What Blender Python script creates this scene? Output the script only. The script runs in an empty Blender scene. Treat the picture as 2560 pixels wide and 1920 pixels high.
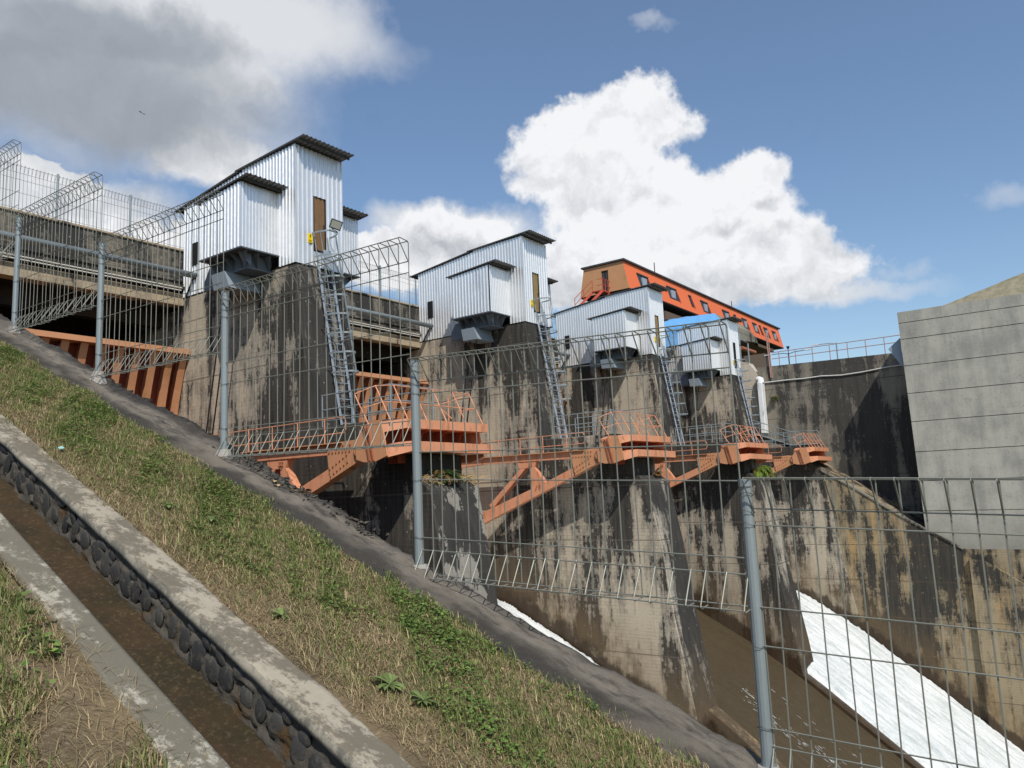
import bpy, bmesh, math, random
import numpy as np
from mathutils import Vector, Matrix, noise
random.seed(7); rng = np.random.default_rng(7)
R_ = math.radians
sc = bpy.context.scene
col = sc.collection

# ---------------------------------------------------------------- camera
F, CX, CY = 1943., 1280., 960.
def _n(v): return v / np.linalg.norm(v)
_vx = _n(np.array([2718 - CX, -(1165 - CY), -F])); _vy = _n(np.array([-1400 - CX, -(1341 - CY), -F]))
_m, _d = _n(_vx + _vy), _n(_vx - _vy)
AX, AY = (_m + _d) / 2**.5, (_m - _d) / 2**.5
ROT = np.array([AX, AY, np.cross(AX, AY)])
cam = bpy.data.cameras.new('camera'); camo = bpy.data.objects.new('camera', cam); col.objects.link(camo)
cam.sensor_width = 36; cam.lens = 36 * F / 2560; cam.clip_start = .05; cam.clip_end = 4000
camo.matrix_world = Matrix(ROT.tolist()).to_4x4()
sc.camera = camo

# ---------------------------------------------------------------- light
SUN = Vector((1, 1.22, -1.8)).normalized()            # the way the light travels
sun = bpy.data.lights.new('sun', 'SUN'); suno = bpy.data.objects.new('sun', sun); col.objects.link(suno)
sun.energy = 4.1; sun.angle = R_(.53); sun.color = (1, .945, .86)
suno.rotation_euler = SUN.to_track_quat('-Z', 'Y').to_euler(); suno.location = (-20, -25, 60)
sc.view_settings.view_transform = 'Standard'; sc.view_settings.look = 'None'
sc.view_settings.exposure = 0.0; sc.view_settings.gamma = 1; sc.view_settings.use_curve_mapping = False

def direction(px, py):
    v = ROT @ np.array([px - CX, -(py - CY), -F]); return Vector(v / np.linalg.norm(v))

W = bpy.data.worlds.new('World'); sc.world = W; W.use_nodes = True
nt = W.node_tree; nt.nodes.clear()
def nn(t, kind, **kw):
    n = t.nodes.new(kind)
    for k, v in kw.items(): setattr(n, k, v)
    return n
def mt(t, op, a, b=None, c=None, clamp=False):
    n = t.nodes.new('ShaderNodeMath'); n.operation = op; n.use_clamp = clamp
    for i, x in enumerate((a, b, c)):
        if x is None: continue
        if isinstance(x, (int, float)): n.inputs[i].default_value = x
        else: t.links.new(x, n.inputs[i])
    return n.outputs[0]
def vm(t, op, a, b=None, out=0):
    n = t.nodes.new('ShaderNodeVectorMath'); n.operation = op
    for i, x in enumerate((a, b)):
        if x is None: continue
        if op == 'SCALE' and i == 1:
            if isinstance(x, (int, float)): n.inputs['Scale'].default_value = x
            else: t.links.new(x, n.inputs['Scale'])
        elif isinstance(x, (tuple, list, Vector)): n.inputs[i].default_value = tuple(x)
        else: t.links.new(x, n.inputs[i])
    return n.outputs[out]
def nz(t, vec, scale, detail=4, rough=.55, out='Fac', dist=0):
    n = t.nodes.new('ShaderNodeTexNoise'); n.inputs['Scale'].default_value = scale
    n.inputs['Detail'].default_value = detail; n.inputs['Roughness'].default_value = rough
    n.inputs['Distortion'].default_value = dist
    t.links.new(vec, n.inputs['Vector']); return n.outputs[out]
def sstep(t, x, a, b):
    n = t.nodes.new('ShaderNodeMapRange'); n.interpolation_type = 'SMOOTHSTEP'
    t.links.new(x, n.inputs['Value']); n.inputs['From Min'].default_value = a; n.inputs['From Max'].default_value = b
    return n.outputs['Result']
def lstep(t, x, a, b, c=0, d=1):
    n = t.nodes.new('ShaderNodeMapRange')
    t.links.new(x, n.inputs['Value']); n.inputs['From Min'].default_value = a; n.inputs['From Max'].default_value = b
    n.inputs['To Min'].default_value = c; n.inputs['To Max'].default_value = d
    return n.outputs['Result']
def mixc(t, f, a, b, mode='MIX'):
    n = t.nodes.new('ShaderNodeMix'); n.data_type = 'RGBA'; n.blend_type = mode
    if isinstance(f, (int, float)): n.inputs[0].default_value = f
    else: t.links.new(f, n.inputs[0])
    for i, x in ((6, a), (7, b)):
        if isinstance(x, tuple): n.inputs[i].default_value = (*x[:3], 1)
        else: t.links.new(x, n.inputs[i])
    return n.outputs[2]

def build_world():
    t = nt
    tc = nn(t, 'ShaderNodeTexCoord').outputs['Generated']
    sky = nn(t, 'ShaderNodeTexSky', sky_type='NISHITA', sun_disc=False)
    to = -SUN
    sky.sun_elevation = math.asin(to.z); sky.sun_rotation = math.atan2(to.x, to.y)
    sky.air_density = 1.1; sky.dust_density = .7; sky.ozone_density = 2.0; sky.altitude = 200
    d0 = vm(t, 'NORMALIZE', tc)
    w1 = vm(t, 'SCALE', vm(t, 'SUBTRACT', nz(t, d0, 7, 5, .6, 'Color'), (.5, .5, .5)), .085)
    w2 = vm(t, 'SCALE', vm(t, 'SUBTRACT', nz(t, d0, 26, 5, .62, 'Color'), (.5, .5, .5)), .034)
    d = vm(t, 'ADD', d0, vm(t, 'ADD', w1, w2))
    def blob(px, py, rx, ry):
        c = direction(px, py); e = direction(px + 10, py); u = direction(px, py - 10)
        rr = (e - c * e.dot(c)).normalized(); uu = (u - c * u.dot(c)).normalized()
        k = F / math.hypot(F, math.hypot(px - CX, py - CY))
        a, b = rx / F * k, ry / F * k
        du = vm(t, 'DOT_PRODUCT', d, tuple(rr / a), out=1); dv = vm(t, 'DOT_PRODUCT', d, tuple(uu / b), out=1)
        dc = mt(t, 'GREATER_THAN', vm(t, 'DOT_PRODUCT', d, tuple(c), out=1), 0)
        r = mt(t, 'SQRT', mt(t, 'ADD', mt(t, 'MULTIPLY', du, du), mt(t, 'MULTIPLY', dv, dv)))
        f = mt(t, 'SUBTRACT', 1, r)
        return mt(t, 'SUBTRACT', mt(t, 'MULTIPLY', mt(t, 'ADD', f, 4), dc), 4)
    def mx(items):
        o = items[0]
        for i in items[1:]: o = mt(t, 'SMOOTH_MAX', o, i, .15)
        return o
    cum = mx([blob(1570, 330, 170, 125), blob(1420, 350, 160, 100), blob(1500, 430, 210, 130), blob(1640, 520, 300, 140), blob(1850, 480, 110, 115), blob(1760, 560, 300, 130), blob(1650, 640, 400, 130), blob(1950, 590, 110, 60),
              blob(1900, 660, 280, 110), blob(1400, 700, 300, 80), blob(520, 400, 140, 62), blob(150, 440, 130, 40), blob(1150, 570, 190, 70),
              blob(1010, 650, 260, 80),  blob(330, 600, 330, 60)])
    soft = mx([blob(40, 140, 760, 270), blob(480, 20, 560, 150), blob(450, 200, 260, 110), blob(330, 290, 260, 120), blob(250, 20, 620, 160), blob(1700, 735, 560, 48), blob(560, 190, 190, 85), blob(520, 400, 200, 80), blob(1150, 560, 240, 80),
               blob(1300, 660, 500, 90), blob(60, 500, 420, 110)])
    det = nz(t, d0, 18, 8, .62)
    dc1 = mt(t, 'ADD', cum, lstep(t, det, 0, 1, -.42, .42))
    a1 = sstep(t, dc1, -.04, .24)
    dc2 = mt(t, 'ADD', soft, lstep(t, nz(t, d0, 7, 7, .55), 0, 1, -.34, .34))
    a2 = mt(t, 'MULTIPLY', sstep(t, dc2, -.20, .50), .97)
    wisp = mx([blob(1640, 80, 90, 34), blob(2250, 670, 170, 60), blob(2520, 470, 170, 75), blob(2200, 740, 110, 28)])
    a4 = mt(t, 'MULTIPLY', sstep(t, mt(t, 'ADD', wisp, lstep(t, nz(t, d0, 13, 8, .62), .3, .7, -.55, .45)), .05, 1.1), .42)
    # scattered fair-weather cloud all round the rest of the sky
    fwd = Vector((ROT @ np.array([0, 0, -1.])).tolist())
    away = sstep(t, vm(t, 'DOT_PRODUCT', d0, tuple(fwd), out=1), .62, .35)
    sp = nn(t, 'ShaderNodeSeparateXYZ'); t.links.new(d0, sp.inputs[0])
    hi = mt(t, 'MAXIMUM', sp.outputs[2], .06)
    pl = vm(t, 'SCALE', d0, mt(t, 'DIVIDE', 1, hi))
    a3 = mt(t, 'MULTIPLY', mt(t, 'MULTIPLY', sstep(t, nz(t, pl, .9, 7, .58), .55, .72), away), .85)
    A = mt(t, 'MAXIMUM', mt(t, 'MAXIMUM', mt(t, 'MAXIMUM', a1, a2), a3), a4)
    A = mt(t, 'MAXIMUM', A, .07)
    grey = mx([blob(60, 190, 640, 210), blob(330, 300, 280, 120), blob(250, 80, 380, 110)])
    grey = mt(t, 'MULTIPLY', sstep(t, mt(t, 'ADD', grey, lstep(t, nz(t, d0, 3.5, 4, .5), 0, 1, -.12, .12)), -.65, .65), 1)
    g2 = mx([blob(1790, 560, 70, 35), blob(1900, 510, 60, 28), blob(1700, 735, 480, 75), blob(1120, 610, 200, 55), blob(350, 500, 380, 80)])
    g2 = mt(t, 'MULTIPLY', sstep(t, mt(t, 'ADD', g2, lstep(t, nz(t, d0, 14, 6, .6), 0, 1, -.3, .3)), -.2, .8), .42)
    d9 = vm(t, 'ADD', d, (.010, .006, -.016))
    lump = mt(t, 'ADD', mt(t, 'MULTIPLY', mt(t, 'SUBTRACT', nz(t, d9, 11, 7, .55), nz(t, d, 11, 7, .55)), 2.3), lstep(t, nz(t, d, 5, 5, .6), .4, .75, -.04, .12))
    lump = mt(t, 'MULTIPLY', lump, lstep(t, grey, 0, 1, 1, .12)); grey = mt(t, 'MULTIPLY', grey, .9)
    g = mt(t, 'ADD', mt(t, 'MAXIMUM', grey, g2), lump, clamp=True)
    g = mt(t, 'MAXIMUM', g, mt(t, 'MULTIPLY', mt(t, 'SUBTRACT', 1, a1), .28))
    cc = mixc(t, g, (.93, .94, .965), (.30, .335, .385))
    b1 = nn(t, 'ShaderNodeBackground'); b1.inputs['Strength'].default_value = .13
    hs = nn(t, 'ShaderNodeHueSaturation'); hs.inputs['Saturation'].default_value = 1.14; t.links.new(sky.outputs[0], hs.inputs['Color'])
    t.links.new(hs.outputs[0], b1.inputs['Color'])
    b2 = nn(t, 'ShaderNodeBackground'); b2.inputs['Strength'].default_value = .98; t.links.new(cc, b2.inputs['Color'])
    ms = nn(t, 'ShaderNodeMixShader'); t.links.new(A, ms.inputs[0]); t.links.new(b1.outputs[0], ms.inputs[1]); t.links.new(b2.outputs[0], ms.inputs[2])
    o = nn(t, 'ShaderNodeOutputWorld'); t.links.new(ms.outputs[0], o.inputs[0])
build_world()

# ---------------------------------------------------------------- chute profile
FP = [(-60, -34), (-16, -34), (5, -17.6), (9.3, -14.3), (13.65, -11.0), (16.5, -9.2), (19.7, -7.5), (23, -5.9), (26, -4.9), (29, -4.4), (40, -6)]
def fz(y):
    for (a, b), (c, d) in zip(FP, FP[1:]):
        if y <= c: return b + (d - b) * (y - a) / (c - a)
    return FP[-1][1]
def GP(y): return .6 + .4 * (y - 8.07) if y < 26 else .6 + .4 * (26 - 8.07)      # bank slope
S = 13.93                                                                         # bay spacing
XL = 17.02; PW = 2.25                                                             # first pier, pier width

# ---------------------------------------------------------------- materials
M = {}
def mat(name, rough=.8, metal=0):
    m = bpy.data.materials.new(name); m.use_nodes = True; t = m.node_tree; t.nodes.clear()
    o = nn(t, 'ShaderNodeOutputMaterial'); b = nn(t, 'ShaderNodeBsdfPrincipled'); t.links.new(b.outputs[0], o.inputs[0])
    b.inputs['Roughness'].default_value = rough; b.inputs['Metallic'].default_value = metal
    b.inputs['Specular IOR Level'].default_value = .3
    M[name] = m; return m, t, b
def setc(t, b, c, key='Base Color'):
    if isinstance(c, tuple): b.inputs[key].default_value = (*c, 1)
    else: t.links.new(c, b.inputs[key])
def bump(t, b, h, strength=.4, dist=.02):
    n = nn(t, 'ShaderNodeBump'); n.inputs['Strength'].default_value = strength; n.inputs['Distance'].default_value = dist
    t.links.new(h, n.inputs['Height']); t.links.new(n.outputs[0], b.inputs['Normal'])
def pos(t): return nn(t, 'ShaderNodeNewGeometry').outputs['Position']
def simple(name, c, rough=.7, metal=0, var=.15, scale=6, bmp=.15, dirt=None, dirt_amt=.5, dscale=3):
    m, t, b = mat(name, rough, metal); P = pos(t)
    f = nz(t, P, scale, 6, .6)
    lo = tuple(x * (1 - var) for x in c); hi = tuple(min(1, x * (1 + var)) for x in c)
    cc = mixc(t, f, lo, hi)
    if dirt:
        f2 = sstep(t, nz(t, vm(t, 'MULTIPLY', P, (1, 1, .35)), dscale, 7, .65), 1 - dirt_amt, 1.1 - dirt_amt * .6)
        cc = mixc(t, f2, cc, dirt)
    setc(t, b, cc)
    if bmp: bump(t, b, nz(t, P, scale * 8, 3), bmp, .004)
    return m

def concrete(name, light=(.37, .325, .26), mid=(.20, .18, .15), dark=(.028, .027, .025), bias=0., boards=.145, wet=True, ochre=.0, cream=.5, streak=.9, joint=2.4, peel=False, ledge=False):
    m, t, b = mat(name, .88); P = pos(t)
    sp = nn(t, 'ShaderNodeSeparateXYZ'); t.links.new(P, sp.inputs[0]); X, Y, Z = sp.outputs
    Pv = vm(t, 'MULTIPLY', P, (1.0, 1.0, .09))
    zz = mt(t, 'DIVIDE', Z, boards); cell = mt(t, 'FLOOR', zz); fr = mt(t, 'FRACT', zz)
    # stain partly steps with the form boards
    Zq = mt(t, 'ADD', mt(t, 'MULTIPLY', cell, boards * .55), mt(t, 'MULTIPLY', Z, .45))
    cq = nn(t, 'ShaderNodeCombineXYZ'); t.links.new(X, cq.inputs[0]); t.links.new(Y, cq.inputs[1]); t.links.new(Zq, cq.inputs[2])
    Pq = cq.outputs[0]
    big = nz(t, vm(t, 'MULTIPLY', P, (1, 1, .45)), .20, 3, .5)
    st = nz(t, Pv, streak, 12, .70); st2 = nz(t, Pv, streak * 5, 8, .7)
    bl = nz(t, vm(t, 'MULTIPLY', Pq, (1, 1, .55)), .95, 12, .72); bl2 = nz(t, Pq, 6.5, 8, .75)
    s = mt(t, 'ADD', mt(t, 'ADD', mt(t, 'MULTIPLY', st, .85), mt(t, 'MULTIPLY', big, .75)), mt(t, 'ADD', mt(t, 'MULTIPLY', bl, .55), mt(t, 'MULTIPLY', bl2, .20)))
    s = mt(t, 'ADD', s, bias - 1.175)
    wn = nn(t, 'ShaderNodeTexWhiteNoise', noise_dimensions='1D'); t.links.new(cell, wn.inputs['W'])
    s = mt(t, 'ADD', s, lstep(t, wn.outputs[0], 0, 1, -.010, .010))
    if ledge:      # algae hangs below the platform edge and below the pier head
        k1 = mt(t, 'MULTIPLY', mt(t, 'MULTIPLY', mt(t, 'LESS_THAN', Y, 20.5), mt(t, 'LESS_THAN', Z, 2.4)), sstep(t, Z, -.6, 1.2))
        k2 = mt(t, 'MULTIPLY', sstep(t, Z, 5.2, 8.2), sstep(t, Y, 23.5, 21.9))
        k3 = mt(t, 'MULTIPLY', sstep(t, mt(t, 'ABSOLUTE', mt(t, 'SUBTRACT', Y, mt(t, 'ADD', 15.6, mt(t, 'MULTIPLY', Z, .12)))), .55, .1), sstep(t, Z, 1.0, .2))
        s = mt(t, 'ADD', s, mt(t, 'ADD', mt(t, 'MULTIPLY', k1, .12), mt(t, 'ADD', mt(t, 'MULTIPLY', k2, .07), mt(t, 'MULTIPLY', k3, .05))))
    g1 = mt(t, 'MULTIPLY', sstep(t, s, -.09, .03), .9); g2 = mt(t, 'MULTIPLY', sstep(t, s, .018, .05), lstep(t, st2, .3, .62, .70, 1.0))
    crm = sstep(t, nz(t, Pv, 1.7, 6, .6), .54, .68)
    base = mixc(t, mt(t, 'MULTIPLY', crm, cream), light, tuple(min(1, x * y) for x, y in zip(light, (1.42, 1.40, 1.33))))
    base = mixc(t, nz(t, P, 9, 6, .7), base, tuple(x * .72 for x in light))
    if ochre:
        f = mt(t, 'MULTIPLY', sstep(t, mt(t, 'ADD', nz(t, Pv, 1.1, 6, .6), lstep(t, bl2, 0, 1, -.15, .15)), .50, .62), ochre)
        base = mixc(t, f, base, (.40, .25, .10))
    c = mixc(t, g1, base, mid); c = mixc(t, g2, c, dark)
    gr = mt(t, 'LESS_THAN', fr, .09); gate = sstep(t, nz(t, P, 1.3, 4), .42, .56)
    jz = mt(t, 'LESS_THAN', mt(t, 'FRACT', mt(t, 'DIVIDE', Z, joint)), .022 / joint * 2.4)
    line = mt(t, 'MAXIMUM', mt(t, 'MULTIPLY', mt(t, 'MULTIPLY', gr, gate), .55), mt(t, 'MULTIPLY', jz, .75))
    c = mixc(t, line, c, tuple(x * .5 for x in mid))
    tx = mt(t, 'SUBTRACT', mt(t, 'FRACT', mt(t, 'DIVIDE', mt(t, 'ADD', X, Y), .87)), .5); tz = mt(t, 'SUBTRACT', mt(t, 'FRACT', mt(t, 'DIVIDE', Z, .725)), .5)
    rr = mt(t, 'ADD', mt(t, 'MULTIPLY', tx, mt(t, 'MULTIPLY', tx, .757)), mt(t, 'MULTIPLY', tz, mt(t, 'MULTIPLY', tz, .526)))
    c = mixc(t, mt(t, 'MULTIPLY', mt(t, 'LESS_THAN', rr, .0006), .7), c, mixc(t, sstep(t, bl, .45, .5), (.02, .02, .018), (.35, .32, .27)))
    if peel:
        pm = mt(t, 'MULTIPLY', sstep(t, nz(t, vm(t, 'MULTIPLY', P, (1, 1, .6)), 1.05, 12, .7), .535, .56), mt(t, 'MULTIPLY', mt(t, 'LESS_THAN', Z, .2), mt(t, 'LESS_THAN', X, 20)))
        c = mixc(t, mt(t, 'MULTIPLY', pm, .65), c, mixc(t, st2, (.52, .49, .43), (.22, .20, .17)))
    if wet:
        # distance above the chute floor (quadratic fit of its profile) drives the wet band
        fl = mt(t, 'ADD', mt(t, 'ADD', mt(t, 'MULTIPLY', mt(t, 'MULTIPLY', Y, Y), -.0109), mt(t, 'MULTIPLY', Y, .950)), -22.1)
        h = mt(t, 'SUBTRACT', Z, fl)
        hn = mt(t, 'ADD', h, mt(t, 'ADD', lstep(t, nz(t, P, .9, 6, .6), 0, 1, -1.1, 1.1), lstep(t, st2, 0, 1, -.5, .5)))
        br = mt(t, 'MULTIPLY', mt(t, 'MULTIPLY', sstep(t, hn, 4.4, 1.2), .55), lstep(t, bl, .35, .6, .6, 1.25))
        c = mixc(t, br, c, (.13, .088, .045))
        c = mixc(t, mt(t, 'MULTIPLY', sstep(t, hn, 1.30, .80), .88), c, (.036, .022, .012))
        t.links.new(lstep(t, sstep(t, hn, 1.30, .80), 0, 1, .88, .38), b.inputs['Roughness'])
    setc(t, b, c)
    hgt = mt(t, 'ADD', mt(t, 'ADD', mt(t, 'MULTIPLY', nz(t, P, 28, 5, .7), .35), mt(t, 'MULTIPLY', nz(t, P, 4, 4), .5)), mt(t, 'MULTIPLY', line, -.6))
    bump(t, b, hgt, .55, .03)
    return m
concrete('pier_concrete', light=(.50, .43, .325), mid=(.215, .19, .155), dark=(.022, .021, .019), bias=.028, streak=1.15, ledge=True)
concrete('pier_front', light=(.42, .38, .31), mid=(.11, .10, .085), bias=.088, streak=1.1, peel=True)
concrete('wall_dark', light=(.27, .24, .19), mid=(.13, .12, .10), dark=(.045, .043, .039), bias=.06, streak=.8)
concrete('chute_wall', light=(.34, .275, .175), mid=(.155, .125, .08), bias=.045, ochre=.7, streak=1.0)
concrete('parapet_concrete', light=(.24, .21, .165), mid=(.085, .08, .068), bias=.06, wet=False, joint=9)
concrete('beam_concrete', light=(.48, .39, .27), mid=(.26, .21, .15), bias=-.06, wet=False, cream=.2, joint=9)
concrete('pale_concrete', light=(.56, .50, .41), mid=(.40, .36, .29), bias=-.2, wet=False, cream=.3)
concrete('shaded_soffit', light=(.055, .04, .03), mid=(.03, .024, .02), bias=.0, wet=False)  # near-black: shade under the deck is put into the concrete colour
concrete('rock_concrete', light=(.27, .25, .20), mid=(.16, .15, .12), bias=-.05, wet=False, boards=.5)

def new_wall():
    m, t, b = mat('new_concrete', .85); P = pos(t)
    a = nz(t, P, .55, 9, .62); s = nz(t, vm(t, 'MULTIPLY', P, (1, 1, .2)), 1.6, 7, .6); f = nz(t, P, 7, 7, .7)
    k = mt(t, 'ADD', mt(t, 'MULTIPLY', a, .6), mt(t, 'ADD', mt(t, 'MULTIPLY', s, .5), mt(t, 'MULTIPLY', f, .25)))
    c = mixc(t, sstep(t, k, .52, .86), (.405, .392, .335), (.255, .25, .222))
    c = mixc(t, mt(t, 'MULTIPLY', sstep(t, nz(t, P, 1.1, 8, .7), .60, .74), .45), c, (.17, .165, .15))
    sp = nn(t, 'ShaderNodeSeparateXYZ'); t.links.new(P, sp.inputs[0])
    tx = mt(t, 'SUBTRACT', mt(t, 'FRACT', mt(t, 'DIVIDE', sp.outputs[1], 1.12)), .5); tz = mt(t, 'SUBTRACT', mt(t, 'FRACT', mt(t, 'DIVIDE', mt(t, 'ADD', sp.outputs[2], .4), .97)), .5)
    rr = mt(t, 'ADD', mt(t, 'MULTIPLY', tx, tx), mt(t, 'MULTIPLY', tz, tz)); c = mixc(t, mt(t, 'MULTIPLY', mt(t, 'LESS_THAN', rr, .0011), .6), c, (.14, .135, .12))
    low = mt(t, 'MULTIPLY', sstep(t, mt(t, 'ADD', sp.outputs[2], lstep(t, s, 0, 1, -3, 3)), -2.2, -5.2), .5); c = mixc(t, low, c, (.16, .15, .12))
    drip = mt(t, 'MULTIPLY', sstep(t, nz(t, vm(t, 'MULTIPLY', P, (1, 1, .12)), 2.6, 8, .7), .56, .66), sstep(t, sp.outputs[2], 6.5, 11.2)); c = mixc(t, mt(t, 'MULTIPLY', drip, .5), c, (.15, .145, .13))
    v = mt(t, 'LESS_THAN', mt(t, 'FRACT', mt(t, 'DIVIDE', sp.outputs[1], 2.25)), .008)
    c = mixc(t, mt(t, 'MULTIPLY', v, .45), c, (.18, .175, .16))
    c = mixc(t, mt(t, 'MULTIPLY', sstep(t, nz(t, vm(t, 'MULTIPLY', P, (1, .35, 3)), 5, 6, .7), .60, .68), .35), c, (.14, .135, .12))
    setc(t, b, c); bump(t, b, mt(t, 'ADD', mt(t, 'MULTIPLY', f, .5), a), .3, .02)
new_wall()

def galv(name, c=(.62, .645, .68), metal=.55, rough=.36, var=.1):
    m, t, b = mat(name, rough, metal); P = pos(t)
    s = nz(t, vm(t, 'MULTIPLY', P, (3, 3, .4)), 1.5, 6, .6)
    cc = mixc(t, s, tuple(x * (1 - var) for x in c), tuple(min(1, x * (1 + var)) for x in c))
    g = sstep(t, nz(t, vm(t, 'MULTIPLY', P, (1, 1, .3)), .9, 7, .65), .56, .74)
    cc = mixc(t, mt(t, 'MULTIPLY', g, .5), cc, tuple(x * .55 for x in c))
    setc(t, b, cc); t.links.new(lstep(t, nz(t, P, 5, 5, .6), 0, 1, rough - .1, rough + .16), b.inputs['Roughness'])
    bump(t, b, nz(t, P, 2.2, 3), .25, .02)
galv('sheet_metal', (.80, .80, .79), .6, .30, .07); galv('roof_metal', (.26, .265, .27), .5, .5, .2); galv('galvanised', (.265, .305, .315), .35, .45, .12)
galv('ladder_metal', (.40, .46, .53), .35, .45, .1); galv('wire_metal', (.235, .24, .205), .35, .5, .3)
galv('floor_plate', (.10, .115, .13), .2, .5, .2)
simple('blue_grey_paint', (.155, .185, .215), .5, .1, .18, 4, .1, (.06, .06, .06), .42)
simple('grey_box_paint', (.27, .32, .36), .5, .1, .1, 4, .1, (.16, .14, .12), .4)
simple('orange_paint', (.64, .285, .16), .55, 0, .14, 2.2, .12, (.30, .13, .055), .53, 4)
simple('orange_faded', (.56, .27, .14), .5, 0, .12, 2.0, .08, (.33, .18, .06), .52, 1.6)
simple('rust_bolt', (.33, .12, .06), .6, 0, .3, 20)
simple('shade_red', (.27, .065, .035), .55, 0, .18, 2.0, .1, (.25, .09, .04), .42)  # darkened red puts the recess shade of gate and beam into the colour
simple('crane_orange', (.70, .155, .05), .55, 0, .08, 1.5, .05)
simple('crane_brown', (.50, .26, .125), .55, 0, .12, 1.2, .05, (.33, .2, .08), .45, 1)
simple('dark_roof', (.06, .06, .06), .7); simple('black', (.012, .012, .013), .8, var=.2); simple('dark_steel', (.05, .047, .045), .6)
simple('rust_red', (.45, .07, .04), .5); simple('door_wood', (.20, .115, .055), .6, 0, .25, 3, .1, (.09, .06, .04), .45)
simple('door_olive', (.26, .185, .08), .6, 0, .2, 3, .1); simple('rail_red', (.36, .22, .18), .6)
simple('yellow_sign', (.85, .62, .02), .5, 0, .03); simple('sign_ink', (.06, .05, .02), .6, bmp=0)
simple('white_paint', (.75, .77, .78), .5, 0, .08, 4, .1, (.30, .31, .32), .5, 3); simple('curtain', (.30, .33, .38), .7)
simple('white_pipe', (.60, .60, .55), .55, 0, .1, 4, .1, (.25, .24, .2), .45)
simple('cable', (.015, .015, .017), .5); simple('lamp_glass', (.40, .42, .36), .2); simple('cyan_paper', (.35, .62, .58), .8)
simple('plaster_white', (.33, .31, .28), .9, 0, .3, 14, .5)
simple('dry_leaf', (.42, .30, .15), .8); simple('brown_wall', (.12, .085, .06), .8)
def glass():
    m, t, b = mat('window_glass', .35); setc(t, b, (.03, .04, .05)); b.inputs['Specular IOR Level'].default_value = .25
glass()
def tarp():
    m, t, b = mat('blue_tarp', .45); P = pos(t)
    c = mixc(t, nz(t, P, 1.2, 5, .6), (.10, .29, .58), (.16, .40, .70))
    c = mixc(t, sstep(t, nz(t, vm(t, 'MULTIPLY', P, (1, 1, .5)), 1.9, 8, .75), .62, .69), c, (.35, .55, .75)); setc(t, b, c)
    bump(t, b, nz(t, P, 1.5, 5, .6), .6, .15)
tarp()
def foam():
    m, t, b = mat('foam', .9); P = pos(t); Pw = vm(t, 'MULTIPLY', P, (1.6, .35, .35))
    f = nz(t, Pw, 1.2, 9, .68); g = nz(t, vm(t, 'MULTIPLY', P, (2, .8, .8)), 6, 6, .75)
    k = mt(t, 'ADD', mt(t, 'MULTIPLY', f, .6), mt(t, 'MULTIPLY', g, .4))
    c = mixc(t, sstep(t, k, .34, .60), (.40, .45, .44), (.76, .78, .775))
    setc(t, b, c); b.inputs['Subsurface Weight'].default_value = 0
    bump(t, b, k, .8, .16)
foam()
def wetfloor():
    m, t, b = mat('wet_floor', .3); P = pos(t); Ps = vm(t, 'MULTIPLY', P, (1.6, .1, .1))
    c = mixc(t, nz(t, Ps, 1.5, 6, .6), (.115, .078, .048), (.05, .052, .022)); c = mixc(t, nz(t, P, 3, 7, .7), c, (.045, .030, .018))
    setc(t, b, c); bump(t, b, nz(t, vm(t, 'MULTIPLY', P, (1.5, .5, .5)), 5, 6), .6, .05); b.inputs['Specular IOR Level'].default_value = .35
    t.links.new(lstep(t, nz(t, Ps, 3, 5), .3, .7, .32, .6), b.inputs['Roughness'])
wetfloor()
def dirt(name, a, bb, cc_):
    m, t, b = mat(name, .95); P = pos(t)
    c = mixc(t, sstep(t, nz(t, P, 2.2, 8, .65), .35, .65), a, bb); c = mixc(t, sstep(t, nz(t, P, 28, 6, .7), .5, .75), c, cc_)
    setc(t, b, c); bump(t, b, mt(t, 'ADD', nz(t, P, 30, 6, .7), nz(t, P, 120, 3, .6)), .7, .012)
dirt('soil', (.19, .14, .08), (.12, .092, .052), (.28, .22, .14)); dirt('channel_moss', (.058, .036, .017), (.032, .026, .012), (.13, .09, .05))
dirt('hill_soil', (.31, .27, .185), (.20, .19, .12), (.34, .30, .22)); dirt('bank_soil', (.10, .09, .05), (.07, .08, .03), (.16, .13, .08))
def slabtop():
    m, t, b = mat('wall_top', .95); P = pos(t)
    sp = nn(t, 'ShaderNodeSeparateXYZ'); t.links.new(P, sp.inputs[0])
    cen = mt(t, 'ABSOLUTE', mt(t, 'SUBTRACT', sp.outputs[0], mt(t, 'ADD', 5.17, lstep(t, nz(t, P, 1.1, 4), 0, 1, -.3, .3))))
    worn = mt(t, 'MULTIPLY', sstep(t, cen, .30, .04), sstep(t, nz(t, vm(t, 'MULTIPLY', P, (2.4, .8, .8)), 3.5, 9, .72), .32, .58))
    c = mixc(t, nz(t, P, 7, 8, .7), (.026, .023, .020), (.080, .070, .056))
    c = mixc(t, worn, c, (.195, .17, .135))
    c = mixc(t, sstep(t, nz(t, P, 22, 6, .75), .62, .72), c, (.30, .28, .25))
    c = mixc(t, mt(t, 'MULTIPLY', sstep(t, nz(t, P, 1.0, 5, .6), .52, .64), .55), c, (.19, .165, .13))
    setc(t, b, c); bump(t, b, mt(t, 'ADD', nz(t, P, 14, 7, .75), mt(t, 'MULTIPLY', nz(t, P, 90, 3), .4)), .9, .03)
slabtop()
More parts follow.
